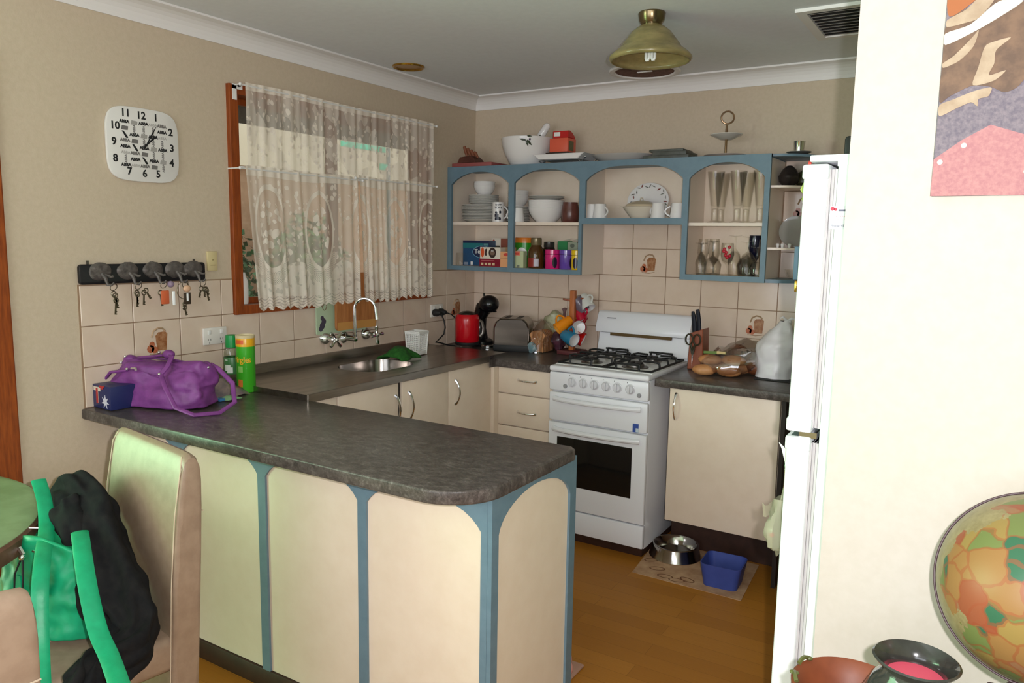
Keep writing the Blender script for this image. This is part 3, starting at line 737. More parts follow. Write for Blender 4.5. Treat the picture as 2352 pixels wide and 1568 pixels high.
# ------------------------------------------------------------------ fridge
fr = thing('fridge', 'tall white two door fridge standing behind the partition wall', 'fridge', (2.75, -1.8, 0))
FY0, FY1 = -2.148, -1.46
MB().box(2.477, 3.08, FY0, FY1, .04, 1.72, .004).build('body', fridge_m, fr)
MB().box(2.46, 3.05, FY0+.02, FY1-.02, 0, .05).build('plinth', blackmat_m, fr)
MB().box(2.415, 2.80, FY0+.001, FY1-.001, 1.727, 1.742, .003).box(2.475, 2.80, FY0, FY1, 1.715, 1.735, .002).build('top_cover', white_m, fr)
for z0, z1, nm in ((1.098, 1.722, 'freezer_door'), (.06, 1.086, 'fridge_door')):
    d = MB().box(2.403, 2.456, FY0+.004, FY1-.004, z0, z1, .008, 3).build(nm, fridge_m, fr)
    for zc in ((z0, z0+.034), (z1-.034, z1)):
        MB().box(2.400, 2.4585, FY0, FY1, zc[0], zc[1], .006, 2).build('end_cap', white_m, d)
    MB().box(2.456, 2.4772, FY0+.018, FY1-.014, z0+.012, z1-.012).build('gasket', gasket_m, d)
    for k in range(3): MB().box(2.456+.007*k, 2.461+.007*k, FY0+.012+.003*(k == 1), FY1-.012, z0+.012, z1-.012).build('gasket', gasket_m, d)
MB().box(2.43, 2.47, FY0+.01, FY0+.05, 1.085, 1.099).build('hinge', chrome_m, fr)
MB().box(2.405, 2.418, FY1-.07, FY1-.03, .75, 1.05, .004).build('handle', white_m, fr)
# service sticker on the side
sd = MB().box(2.466, 2.514, FY0-.0012, FY0, 1.575, 1.627).build('service_sticker', pm('sticker_white', rgb(222, 224, 230), .5), fr)
dotm = pm('sticker_red', rgb(200, 50, 70), .5); txm = pm('sticker_ink', rgb(90, 90, 110), .6)
MB().lathe([(0, .0004), (.0045, .0004)], M=plane_M((2.4715, FY0-.0014, 1.621), (1, 0, 0), (0, 0, 1)), seg=14).lathe([(0, .0004), (.0035, .0004)], M=plane_M((2.478, FY0-.0014, 1.6195), (1, 0, 0), (0, 0, 1)), seg=14).build('logo_dot', dotm, sd)
text('Phone 9554', .0075, XZ(2.488, FY0-.0016, 1.583), 'lettering', txm, sd, .0002)
text('- - - -', .008, XZ(2.492, FY0-.0016, 1.597), 'lettering', dotm, sd, .0002)
text('- - - - - -', .007, XZ(2.492, FY0-.0016, 1.604), 'lettering', dotm, sd, .0002)
MB().box(2.468, 2.484, FY0-.0016, FY0-.0012, 1.601, 1.612).build('stamp', pm('stamp_grey', rgb(196, 198, 206), .6), sd)
MB().box(2.484, 2.514, FY0-.0016, FY0-.0012, 1.6155, 1.6195).build('stamp', txm, sd)
# odds and ends on the fridge door
e = thing('fridge_magnet', 'green and red paper leaf magnet sticking out of the freezer door', 'magnet', (2.395, -2.0, 1.66))
MB().prism([(2.402, 1.725), (2.396, 1.735), (2.388, 1.70), (2.376, 1.672), (2.384, 1.660), (2.380, 1.648), (2.394, 1.640), (2.402, 1.66)], 'y', -2.04, -2.035).build('leaf', pm('leaf_lime', rgb(160, 176, 84), .6), e)
MB().prism([(2.400, 1.74), (2.393, 1.74), (2.389, 1.70), (2.394, 1.70)], 'y', -2.046, -2.041).build('red_tip', pm('tip_red', rgb(206, 62, 48), .6), e)
e = thing('bottle_opener', 'blue strip with a brass end hanging on the freezer door', 'magnet', (2.392, -2.05, 1.45))
MB().box(2.378, 2.404, -2.07, -2.035, 1.455, 1.535, .002).build('strip', pm('strip_blue', rgb(62, 84, 100), .5), e)
MB().box(2.382, 2.388, -2.065, -2.04, 1.425, 1.453, .002).box(2.388, 2.400, -2.06, -2.045, 1.44, 1.45).build('brass_end', brass_m, e)
e = thing('note_clip', 'white paper note on a clip stuck to the fridge door', 'note', (2.39, -2.05, 1.02))
MB().prism([(2.400, 1.02), (2.368, 1.045), (2.376, 1.030), (2.386, .995), (2.402, .985)], 'y', -2.06, -2.058).build('note', pm('paper', rgb(232, 230, 224), .7), e)
MB().box(2.388, 2.400, -2.07, -2.03, .93, 1.0, .002).build('clip', chrome_m, e)
mb = MB().grid(16, 14, lambda u, v: Vector((2.378+.020*cos(2*pi*u)*(.5+.9*sin(pi*v)), -2.03+.06*sin(2*pi*u)*(.5+.9*sin(pi*v)), .74+.15*v)), cu=True)
mb.noise(.018, 28, seed=4); e = thing('hanging_bag', 'crumpled clear plastic bag hanging on the fridge door', 'bag', (2.38, -2.03, .74))
mb.build('bag', pm('bag_film', rgb(190, 186, 160), .25, alpha=.55), e)
MB().tube([(2.376, -2.03, .87), (2.385, -2.03, .93), (2.402, -2.03, .95)], .004, 6).grid(6, 3, lambda u, v: Vector((2.375-.045*u, -2.03+.02*v, .875+.012*sin(6*u)-.045*u*v))).build('bag_neck', pm('bag_film', rgb(190, 186, 160), .25), e)
MB().ball((2.366, -2.06, .80), .006).build('red_bead', pm('bead', rgb(200, 40, 50), .4), e)
e = lone(MB().box(2.462, 2.68, -2.0, -1.75, 1.743, 1.80, .008), 'black_case', blackmat_m, 'flat black case lying on top of the fridge', 'case', (2.56, -1.9, 1.743))
# ------------------------------------------------------------------ curtains
lace_top = lace('lace_valance', False); lace_low = lace('lace_cafe', True)
def curtain(name, label, y0, y1, z0, z1, x, mat, waves, hem, gather=1.35, inset=(0, 0), seed=0, rods=True):
    t_ = thing(name, label, 'curtain', (x, (y0+y1)/2, z1))
    h = z1-z0; wdt = (y1-y0)*gather
    def fn(u, v):
        y = y0+(y1-y0)*u
        if inset[0]: y += inset[0]*(1-v)*(1-u)
        if inset[1]: y += inset[1]*(1-v)*u
        fold = .0045*sin(2*pi*waves*u+2.2*sin(7*u+seed))*(.5+.8*(1-v))+.0035*sin(2*pi*waves*1.7*u+1+seed+2*sin(5*u))*(1-.3*v)
        z = z0+h*v
        if hem and v < .08: z += (.08-v)/.08*.018*(1-abs(sin(wdt*u*pi/.075)))
        return Vector((x+fold, y+.006*sin(2*pi*waves*u*.7), z+.004*sin(9*u+seed)))
    mb = MB().grid(180, 26, fn, uv=lambda u, v: (u*wdt+seed*.13, v*h))
    mb.build('lace', mat, t_, 60)
    if rods:
        MB().tube([(x, y0-.03, z1-.012), (x, y1+.03, z1-.012)], .004, 6).build('rod', plast_m, t_)
        for y in (y0-.028, y1+.028): MB().tube([(.0, y, z1-.012), (x+.004, y, z1-.012)], .003, 6).ball((x+.004, y, z1-.012), .007).build('rod_hook', plast_m, t_)
    return t_
curtain('lace_valance', 'gathered lace valance across the top of the kitchen window', -1.785, -.50, 1.822, 2.178, .055, lace_top, 15, False, 1.5)
curtain('lace_curtain', 'wide lace cafe curtain with oval medallions on the window half nearer the clock', -1.812, -1.125, 1.205, 1.832, .072, lace_low, 8, True, 1.32, inset=(.05, .012), seed=.4)
curtain('lace_curtain', 'narrower lace cafe curtain on the window half nearer the room corner', -1.118, -.515, 1.205, 1.842, .070, lace_low, 8, True, 1.4, inset=(.03, .0), seed=1.7)
e = thing('curtain_bracket', 'white metal bracket at the top left corner of the window frame', 'bracket', (.024, -1.81, 2.12))
MB().box(.022, .026, -1.825, -1.805, 2.105, 2.165).box(.022, .026, -1.825, -1.775, 2.15, 2.17).build('plate', plast_m, e)
MB().cyl((0, 0, 0), .006, .012, 10, M=Matrix.Translation((.024, -1.795, 2.165)) @ Matrix.Rotation(R(90), 4, 'Y')).build('screw', blackmat_m, e)
e = lone(MB().lathe([(0, 0), (.02, 0), (.022, .01), (.022, .10), (.012, .125), (.010, .14), (0, .14)], (-.045, -1.745, WZ0+.04), 14), 'white_bottle', plast_m, 'white plastic bottle on the window sill at the left edge of the lace', 'bottle', (-.045, -1.745, WZ0+.04))
# ------------------------------------------------------------------ wall clock
ck = thing('wall_clock', 'white square faced wall clock with black numerals above the key rack', 'clock', (.0, -2.228, 1.87))
def squircle(hw, hh, n=64, e=5.0):
    return [(-2.228+hw*abs(cos(a))**(2/e)*(1 if cos(a) >= 0 else -1), 1.872+hh*abs(sin(a))**(2/e)*(1 if sin(a) >= 0 else -1)) for a in (2*pi*i/n for i in range(n))]
MB().prism(squircle(.147, .137, e=4.4), 'x', .001, .014, .004, 2).build('face', pm('clock_white', rgb(222, 218, 214), .3), ck)
ink = pm('ink_black', (.01, .01, .012, 1), .5); gink = pm('ink_grey', rgb(112, 108, 106), .5); lgink = pm('ink_light', rgb(160, 156, 152), .5)
NUM = {12: (-.008, .108), 1: (.052, .108), 2: (.113, .060), 3: (.116, 0), 4: (.113, -.057), 5: (.053, -.104), 6: (-.003, -.106), 7: (-.064, -.102), 8: (-.117, -.058), 9: (-.119, .002), 10: (-.113, .060), 11: (-.07, .110)}
for k, (a, b) in NUM.items(): text(str(k), .038, LW(.0145, -2.228+a, 1.872+b), 'numeral', ink, ck, .0003, .0010)
random.seed(5)
cells = []
for iy in range(8):
    for ix in range(5):
        cells.append((-.076+.038*ix, .079-.0225*iy))
for i, (a, b) in enumerate(cells):
    mtx = LW(.0146, -2.228+a, 1.872+b)
    k = i*7 % 11
    if k in (0, 3, 6, 8): text('ABBA', .0155, mtx, 'lettering', ink if k != 6 else gink, ck, .0002, .0009)
    elif k in (1, 5, 9): text('ABBA', .0125, mtx @ Matrix.Rotation(R(90), 4, 'Z'), 'lettering', (ink, gink)[k % 2], ck, .0002, .0003)
    elif k in (2, 7): MB().prism([(-.014, -.008), (.012, -.008), (.014, .006), (-.01, .008)], 'z', 0, .0003).xf(mtx).build('print_block', gink if k == 2 else lgink, ck, 0)
    elif k == 4: MB().prism([(-.012, .011), (-.004, .011), (.012, -.010), (.012, -.014), (.004, -.014)], 'z', 0, .0003).xf(mtx).build('print_block', ink, ck, 0)
    else: text('ABBA', .0145, mtx, 'lettering', lgink, ck, .0002)
def hand(ang, l, w, zoff):
    M_ = LW(.0155+zoff, -2.222, 1.872) @ Matrix.Rotation(R(-ang), 4, 'Z')
    return MB().prism([(-w*.5, -.012), (w*.5, -.012), (w, l*.6), (w*.2, l), (-w*.2, l), (-w, l*.6)], 'z', 0, .001).xf(M_)
hand(31, .088, .0028, .001).build('minute_hand', ink, ck, 0); hand(48, .062, .0035, 0).build('hour_hand', ink, ck, 0)
MB().cyl((0, 0, 0), .005, .004, 12, M=Matrix.Translation((.0145, -2.222, 1.872)) @ Matrix.Rotation(R(90), 4, 'Y')).build('hub', ink, ck)
# ------------------------------------------------------------------ key rack and keys
kr = thing('key_rack', 'black wall rack with five round cast key hooks', 'key rack', (.0, -2.25, 1.39))
MB().prism(rrect(-2.247, 1.39, .26, .0365, .012), 'x', .008, .024, .004, 2).build('board', pm('rack_black', (.008, .007, .010, 1), .35), kr)
for y in (-2.468, -2.03): MB().box(.008, .012, y-.004, y+.004, 1.42, 1.44).build('hanger', pm('tin_grey', rgb(110, 104, 98), .4, .8), kr)
hookm = noisy('cast_pewter', rgb(104, 96, 92), rgb(78, 72, 70), 60, .5, metal=.25, bump=.4, bscale=140, bdist=.002)
HY = [-2.432, -2.325, -2.222, -2.128, -2.045]
for y in HY:
    m = MB().lathe([(0, .010), (.02, .009), (.034, .006), (.040, 0)], M=Matrix.Translation((.024, y, 1.40)) @ Matrix.Rotation(R(90), 4, 'Y') @ Matrix.Diagonal((.82, 1.08, 1, 1)), seg=26)
    m.noise(.004, 70); m.tube([(.03, y+.004, 1.392), (.045, y+.008, 1.375), (.05, y+.012, 1.352), (.06, y+.02, 1.35), (.064, y+.028, 1.36)], [.008, .007, .005, .0045, .003], 7)
    m.tube([(.03, y+.01, 1.39), (.05, y+.026, 1.38), (.056, y+.032, 1.383)], [.006, .005, .004], 7).build('hook', hookm, kr)
keym = pm('key_metal', rgb(118, 108, 92), .35, .9)
def key(mb, y, z, l=.05, a=0):
    M_ = LW(.062, y, z) @ Matrix.Rotation(R(a), 4, 'Z'); n0 = mb.count()
    mb.tube([(.009*cos(k*pi/5), -.008+.009*sin(k*pi/5), 0) for k in range(10)], .0022, 5, cyc=True)
    mb.box(-.003, .003, -l, -.016, -.001, .001).box(.003, .006, -l, -l+.004, -.001, .001).box(.003, .0055, -l+.008, -l+.013, -.001, .001)
    mb.xf(M_, n0); return mb
def keyset(lab, y, keys, extra=None):
    t_ = thing('key_bunch', lab, 'keys', (.06, y, 1.345), group='keys on the rack')
    MB().tube([(.056+.006*sin(k*pi/6), y+.013*cos(k*pi/6), 1.343+.013*sin(k*pi/6)) for k in range(12)], .0014, 5, cyc=True).build('key_ring', keym, t_)
    for (dy, dz, l, a) in keys: key(MB(), y+dy, 1.332+dz, l, a).build('key', keym, t_, 0)
    if extra: extra(t_, y)
    return t_
keyset('small bunch of brass keys on the hook farthest from the window', HY[0]+.03, [(0, -.012, .055, 8), (.004, -.03, .06, -6), (-.006, -.005, .045, 14)])
keyset('bunch of thin keys hanging in two strands on the second hook', HY[1]+.02, [(-.012, -.005, .05, 2), (.022, .0, .045, 28), (.018, -.006, .055, -4), (-.008, -.012, .055, -5)])
def fob_orange(t_, y):
    MB().box(.060, .066, y-.018, y+.016, 1.268, 1.322, .003).build('fob', pm('fob_orange', rgb(206, 100, 62), .4), t_)
    MB().box(.064, .068, y+.028, y+.040, 1.262, 1.318, .002).build('silver_tag', pm('tag_bright', rgb(250, 250, 250), .15), t_)
    MB().ball((.062, y+.026, 1.345), .013).build('bead', pm('bead_lilac', rgb(140, 120, 140), .3), t_)
keyset('keys with an orange fob and a bright silver tag on the middle hook', HY[2]+.022, [(-.02, -.01, .06, 5)], fob_orange)
def fob_fig(t_, y):
    MB().ball((.066, y, 1.325), .015, (.6, 1.1, .9)).build('charm', pm('charm_peach', rgb(216, 172, 140), .4), t_)
    MB().box(.060, .067, y-.013, y+.016, 1.262, 1.308, .002).build('fob', pm('fob_dark', rgb(60, 48, 36), .4), t_)
    MB().box(.0672, .0682, y-.004, y+.004, 1.275, 1.305).build('fob_strip', pm('tag_bright', rgb(250, 250, 250), .15), t_)
    MB().tube([(.062, y+.03*cos(a*.5)-.012, 1.318+.034*sin(a*.5)) for a in range(13)], .0012, 4).build('wire_loop', keym, t_)
keyset('keys with a peach charm and a dark fob on the fourth hook', HY[3]+.022, [(-.012, -.075, .04, 12), (-.008, -.06, .03, -8)], fob_fig)
keyset('full bunch of keys on the hook nearest the window', HY[4]+.022, [(0, -.005, .04, 0), (-.012, -.003, .045, -18), (.01, -.012, .05, 10), (.004, -.006, .035, 24)])
# switches and sockets
def wallplate(lab, cat, c, h, w, mat, name, axis='x', extra=None):
    t_ = thing(name, lab, cat, c)
    MB().box(c[0], c[0]+.010, c[1]-w/2, c[1]+w/2, c[2]-h/2, c[2]+h/2, .003).build('plate', mat, t_)
    if extra: extra(t_, c)
def rocker(t_, c):
    MB().box(c[0]+.010, c[0]+.013, c[1]-.012, c[1]+.012, c[2]-.018, c[2]-.016).build('rocker', pm('ivory_dark', rgb(150, 132, 92), .5), t_)
    MB().cyl((0, 0, 0), .003, .003, 8, M=Matrix.Translation((c[0]+.010, c[1], c[2]+.005)) @ Matrix.Rotation(R(90), 4, 'Y')).build('neon', pm('ivory_dark', rgb(150, 132, 92), .5), t_)
wallplate('ivory wall switch between the key rack and the window frame', 'switch', (.0, -1.94, 1.43), .082, .048, ivory_m, 'light_switch', extra=rocker)
def rockers(t_, c):
    for dy in (-.03, .03):
        MB().box(c[0]+.010, c[0]+.014, c[1]+dy-.007, c[1]+dy+.007, c[2]+.008, c[2]+.026, .001).build('rocker', plast_m, t_)
        m = MB()
        for a in ((-.006, -.004, 25), (.006, -.004, -25), (0, -.018, 0)): m.box(c[0]+.0101, c[0]+.0106, c[1]+dy+a[0]-.001, c[1]+dy+a[0]+.001, c[2]-.010+a[1]-.004, c[2]-.010+a[1]+.004)
        m.build('socket_slot', blackmat_m, t_)
wallplate('white double power point behind the green sauce bottle', 'power point', (.0078, -1.945, 1.115), .072, .115, pm('plate_white', rgb(222, 216, 208), .35), 'power_point', extra=rockers)
wallplate('white power point with black plugs in the corner above the basket', 'power point', (.0078, -.405, 1.115), .075, .115, pm('plate_white', rgb(222, 216, 208), .35), 'power_point', extra=rockers)
e = thing('power_plug', 'pair of black plugs with a cord down to the kettle corner', 'plug', (.04, -.40, 1.11))
for dy in (-.025, .025): MB().lathe([(.021, 0), (.022, .02), (.016, .035), (.010, .05), (0, .052)], M=Matrix.Translation((.018, -.41+dy, 1.105)) @ Matrix.Rotation(R(90), 4, 'Y'), seg=16).build('plug_body', blackmat_m, e)
MB().tube([(.065, -.385, 1.105), (.075, -.34, 1.09), (.08, -.30, 1.06), (.06, -.26, 1.03), (.05, -.24, .98)], .0035, 6).build('cord', blackmat_m, e)
MB().tube([(.066, -.43, 1.10), (.075, -.415, 1.06), (.08, -.41, 1.02), (.078, -.42, .98), (.075, -.46, .955), (.08, -.50, .940), (.09, -.47, .935), (.10, -.41, .916), (.12, -.37, .910)], .004, 6).build('cord', blackmat_m, e)
# ------------------------------------------------------------------ kettle, coffee machine, toaster
e = thing('kettle', 'red cylindrical electric kettle in the worktop corner', 'kettle', (.215, -.375, .93))
kz = .926
MB().lathe([(0, 0), (.066, 0), (.07, .006), (.07, .016), (.064, .018), (0, .018)], (.215, -.375, kz), 28).build('base', blackmat_m, e)
MB().lathe([(0, .018), (.066, .018), (.071, .026), (.071, .15), (.068, .168), (.060, .178), (0, .178)], (.215, -.375, kz), 32).build('body', red_m, e)
MB().lathe([(.052, .178), (.050, .184), (.03, .194), (.012, .197), (0, .197)], (.215, -.375, kz), 24).build('lid', pm('kettle_lid', rgb(40, 36, 30), .25, .3), e)
MB().tube([(.215+.070, -.375+.028, kz+.05), (.215+.082, -.375+.040, kz+.07), (.215+.084, -.375+.042, kz+.10), (.215+.078, -.375+.036, kz+.135), (.215+.066, -.375+.026, kz+.145)], .009, 8).build('handle', pm('kettle_grey', rgb(120, 112, 104), .3, .5), e)
e = thing('coffee_machine', 'black round headed pod coffee machine behind the red kettle', 'coffee machine', (.20, -.20, .9))
MB().lathe([(0, 0), (.07, 0), (.075, .01), (.07, .03), (.05, .045), (0, .045)], (.20, -.20, .9), 24).build('base', black_m, e)
MB().tube([(.175, -.18, .93), (.160, -.17, 1.0), (.165, -.17, 1.07), (.20, -.18, 1.13)], [.05, .042, .042, .05], 14).build('body', black_m, e)
MB().ball((.25, -.20, 1.155), .062, (1, .92, .86), 24, 16).tube([(.205, -.185, 1.19), (.198, -.18, 1.215)], .005, 6).build('head', black_m, e)
MB().tube([(.30, -.225, 1.115), (.325, -.24, 1.118)], .006, 6).tube([(.30, -.225, 1.16), (.318, -.236, 1.16)], .004, 6).build('lever', black_m, e)
MB().cyl((.28, -.25, .9), .045, .018, 20, bev=.003).build('drip_tray', chrome_m, e)
e = thing('toaster', 'brushed steel two slot toaster with black ends beside the coffee machine', 'toaster', (.475, -.30, .9), R(22), local=True)
def tprof(w, h): return [(-w, .02), (w, .02), (w, h-.05), (w-.012, h-.02), (w-.035, h), (-w+.035, h), (-w+.012, h-.02), (-w, h-.05)]
MB().prism(tprof(.102, .19), 'y', -.015, .19, .004, 1).build('shell', noisy('toaster_steel', rgb(150, 140, 130), rgb(130, 122, 112), 30, .28, metal=1.0, stretch=(.1, 1, 1)), e)
MB().prism(tprof(.099, .187), 'y', -.022, -.015, .003, 1).build('end_cap', noisy('toaster_front', rgb(84, 76, 68), rgb(64, 58, 52), 12, .25, metal=1.0, stretch=(.1, 1, 1)), e)
MB().prism(tprof(.098, .186), 'y', .19, .2).build('end_cap', black_m, e)
MB().box(-.106, .106, -.024, .205, 0, .04, .006).build('base', blackmat_m, e)
for x in (-.035, .035): MB().box(x-.014, x+.014, .01, .17, .1895, .191).build('slot', blackmat_m, e)
# bread and bags next to the toaster
breadm = noisy('bread_crust', rgb(206, 150, 104), rgb(188, 128, 80), 20, .7, bump=.2, bscale=60)
e = thing('bread_loaf', 'sliced loaf in clear plastic with a blue tag beside the toaster', 'bread', (.63, -.20, .9))
mb = MB()
for k in range(7): mb.prism([(x*.92, z) for x, z in [(.585, .905), (.675, .905), (.678, .985), (.69, 1.0), (.675, 1.022), (.635, 1.028), (.595, 1.022), (.575, 1.0), (.586, .985)]], 'y', -.235+.018*k, -.2195+.018*k, .003, 1)
mb.xf(Matrix.Translation((.04, -.03, 0))); mb.build('bread', breadm, e)
mb = MB().grid(20, 8, lambda u, v: Vector((.622+.062*cos(2*pi*u)*(1-.75*max(0, v-.75)*4), -.20+.085*sin(2*pi*u)*(1-.75*max(0, v-.75)*4), .901+.185*v)), cu=True); mb.noise(.012, 30)
mb.build('plastic_wrap', film_m, e)
mb = MB().ball((.595, -.278, .93), .034, (1.1, .4, .9)); mb.noise(.01, 40); mb.build('blue_label', noisy('label_teal', rgb(104, 140, 150), rgb(140, 150, 150), 40, .3), e)
e = thing('salad_bag', 'bulging clear bag of green leaves behind the bread loaf', 'bag', (.66, -.09, .9))
mb = MB().ball((.64, -.10, 1.03), .07, (1, .8, 1.5), 20, 14); mb.noise(.02, 25, seed=3); mb.build('bag', noisy('salad_film', rgb(190, 186, 160), rgb(146, 150, 110), 16, .25), e)
mb = MB().ball((.70, -.11, 1.00), .045, (1, .8, 1.6), 16, 10); mb.noise(.02, 30, seed=5); mb.build('leaves', noisy('salad_leaf', rgb(120, 134, 50), rgb(186, 186, 110), 30, .6), e)
MB().tube([(.70, -.10, 1.07), (.71, -.095, 1.12), (.70, -.10, 1.15)], [.012, .006, .012], 7).tube([(.705, -.10, 1.11), (.72, -.11, 1.15)], [.006, .010], 7).build('tied_neck', pm('neck_purple', rgb(120, 90, 90), .4), e)
e = thing('produce_bag', 'dark purple wrapped packet beside the mug tree base', 'packet', (.73, -.21, .9))
mb = MB().ball((.725, -.19, .965), .06, (.6, .7, 1.05), 16, 10); mb.noise(.02, 30, seed=8); mb.build('packet', noisy('plum_film', rgb(88, 48, 62), rgb(40, 26, 34), 22, .3), e)
# ------------------------------------------------------------------ mug tree
e = thing('mug_tree', 'square wooden mug tree with pegs left of the stove', 'mug tree', (.80, -.17, .9))
MB().box(.735, .865, -.235, -.105, .9, .925, .006).build('base', pm('mugtree_base', rgb(96, 48, 50), .4), e)
MB().box(.785, .815, -.187, -.157, .92, 1.262, .003).build('post', pinewood_m, e)
RV = Vector((.8495, .5277, 0)); CV = Vector((.50, -.80, -.05)).normalized()
PC = Vector((.80, -.172, 0))
for d, z in ((-RV, 1.20), (RV, 1.205), (-RV, 1.10), (RV, 1.10), (CV, 1.08), (-CV, 1.15)):
    MB().tube([PC+Vector((0, 0, z)), PC+Vector((0, 0, z+.012))+Vector(d)*.058], .005, 7).build('peg', pm('peg_brown', rgb(140, 66, 28), .4), e)
def mug(lab, c, axis, mat, r=.040, h=.088, inner=None, hang=None, group='mugs hanging on the mug tree'):
    """c = centre of mouth, axis = direction the mouth faces"""
    t_ = thing('mug', lab, 'mug', c, group=group)
    ax = Vector(axis).normalized(); ref = Vector(hang or (0, 0, 1)); s = ax.cross(ref).normalized(); hh = s.cross(ax)
    M_ = Matrix(((s.x, hh.x, ax.x, c[0]), (s.y, hh.y, ax.y, c[1]), (s.z, hh.z, ax.z, c[2]), (0, 0, 0, 1)))
    MB().lathe([(0, -h), (r*.72, -h), (r*.80, -h+.006), (r*.96, -h*.5), (r, -.002), (r-.0015, 0), (r-.003, -.001)], M=M_, seg=28).build('body', mat, t_)
    MB().lathe([(r-.003, -.001), (r-.005, -h*.5), (r*.7, -h+.006), (0, -h+.005)], M=M_, seg=28).build('inside', inner or porc_m, t_)
    pts = [M_ @ Vector((0, r*.92+.028*sin(pi*i/9)**.8, -h*.18-h*.55*i/9)) for i in range(10)]
    MB().tube(pts, .0055, 7).build('handle', mat, t_)
    return t_
def mp(dx, dz, dep=0): return tuple(PC+RV*dx*.00238+CV*dep+Vector((0, 0, 1.262-(dz-672)*.00238)))
mug('orange mug hanging on the side of the mug tree nearest the toaster', mp(-39, 762, .05), (-.55, -.62, -.55), pm('mug_orange', rgb(236, 140, 24), .2), inner=pm('mug_orange_in', rgb(232, 160, 60), .25), r=.034, h=.1)
mug('blue mug with a white inside at the lower front of the mug tree', mp(2, 783, .11), (.82, -.25, -.25), pm('mug_blue', rgb(44, 122, 156), .2))
mug('dark red mug with its white inside facing the room on the mug tree', mp(11, 753, .10), (.25, -.92, .15), pm('mug_crimson', rgb(150, 14, 34), .2), hang=(.6, 0, 1))
mug('bright red mug at the lower back of the mug tree beside the stove', mp(27, 789, .01), (.75, .2, -.35), pm('mug_red', rgb(204, 26, 22), .2))
mug('purple grey handled mug at the upper back of the mug tree', mp(26, 722, -.03), (.35, .3, -.75), pm('mug_mauve', rgb(104, 92, 104), .25), hang=(-.4, -.4, .3))
mug('plain white mug at the upper right of the mug tree', mp(38, 715, .0), (.5, -.2, -.62), pm('mug_white', rgb(214, 214, 208), .2))
mug('small red mug tucked behind the white faced mug on the mug tree', mp(24, 745, -.01), (.45, -.1, -.8), pm('mug_ruby', rgb(176, 16, 48), .2), r=.034)
# ------------------------------------------------------------------ right bench things
e = thing('knife_block', 'wooden knife block with two dark blue handled knives beside the stove', 'knife block', (1.555, -.22, .9))
MB().prism([(1.512, .902), (1.592, .902), (1.585, 1.11), (1.520, 1.085)], 'y', -.27, -.17, .003, 1).build('block', noisy('block_redwood', rgb(150, 82, 56), rgb(128, 66, 42), 12, .4, stretch=(4, 4, .6)), e)
kbm = pm('knife_navy', rgb(14, 16, 30), .5, spec=.3)
for x, y, zt in ((1.530, -.25, 1.195), (1.549, -.235, 1.205)):
    MB().tube([(x+.006, y, 1.09), (x+.002, y, 1.14), (x-.004, y, zt-.02), (x-.008, y, zt)], [.010, .010, .009, .006], 8, flat=(.8, 1.2)).build('knife_handle', kbm, e)
e = thing('kitchen_scissors', 'kitchen scissors with dark handles hung on the front of the knife block', 'scissors', (1.54, -.285, 1.02))
scm = pm('scissor_dark', rgb(52, 46, 30), .35)
for s in (-1, 1):
    MB().tube([(1.541+s*.020+.018*cos(k*pi/7), -.283, 1.055+.027*sin(k*pi/7)) for k in range(14)], .0045, 6, cyc=True).tube([(1.541+s*.012, -.283, 1.03), (1.541, -.283, 1.0)], .006, 6).build('handle_loop', scm, e)
MB().prism([(1.529, 1.01), (1.553, 1.01), (1.548, .985), (1.541, .975), (1.534, .985)], 'y', -.287, -.279).build('pivot', scm, e)
MB().prism([(1.536, .985), (1.546, .985), (1.541, .915)], 'y', -.284, -.281).build('blade', chrome_m, e)
e = thing('bread_rolls', 'packet of long bread rolls in clear plastic on the right worktop', 'bread', (1.68, -.34, .9))
rollm = noisy('roll_crust', rgb(206, 150, 100), rgb(180, 116, 66), 16, .5, bump=.1, bscale=50)
for i, (x, y, z) in enumerate(((1.645, -.405, .929), (1.755, -.375, .928), (1.655, -.35, .972), (1.76, -.32, .974), (1.665, -.28, .93), (1.78, -.26, .93))):
    MB().ball((x, y, z), .032, (1.85, 1.0, .84), 16, 10, M=Matrix.Translation((x, y, z)) @ Matrix.Rotation(R(12), 4, 'Z')).build('roll', rollm, e)
mb = MB().grid(26, 12, lambda u, v: Vector((1.71+(.135*cos(2*pi*u))*sin(pi*(.10+.88*v))**.5+.05*v, -.33+.11*sin(2*pi*u)*sin(pi*(.1+.88*v))**.5+.03*v, .902+.135*v)), cu=True); mb.noise(.016, 26, seed=6)
mb.build('plastic_wrap', film_m, e)
MB().prism([(1.635, 1.008), (1.745, 1.012), (1.745, 1.026), (1.635, 1.02)], 'y', -.40, -.399).build('label', pm('label_green', rgb(96, 120, 50), .5), e)
MB().box(1.70, 1.742, -.4015, -.4005, 1.013, 1.025).build('label', pm('label_pale', rgb(200, 176, 120), .5), e)
e = thing('bread_buns', 'second darker bag of buns behind the packet of rolls', 'bread', (1.76, -.22, .9))
for (x, y, z) in ((1.70, -.2, .945), (1.79, -.2, .945), (1.74, -.18, 1.0), (1.66, -.16, .95), (1.84, -.24, .94)): MB().ball((x, y, z), .05, (1, .9, .75), 16, 10).build('bun', noisy('bun_crust', rgb(140, 84, 52), rgb(116, 66, 38), 16, .45), e)
mb = MB().grid(22, 10, lambda u, v: Vector((1.76+.135*cos(2*pi*u)*sin(pi*(.12+.86*v))**.5+.06*v*v, -.19+.10*sin(2*pi*u)*sin(pi*(.12+.86*v))**.5, .902+.165*v)), cu=True); mb.noise(.018, 24, seed=9)
mb.build('plastic_wrap', film_m, e)
e = thing('white_shopping_bag', 'full white plastic shopping bag with a knotted top next to the fridge', 'bag', (1.95, -.24, .9))
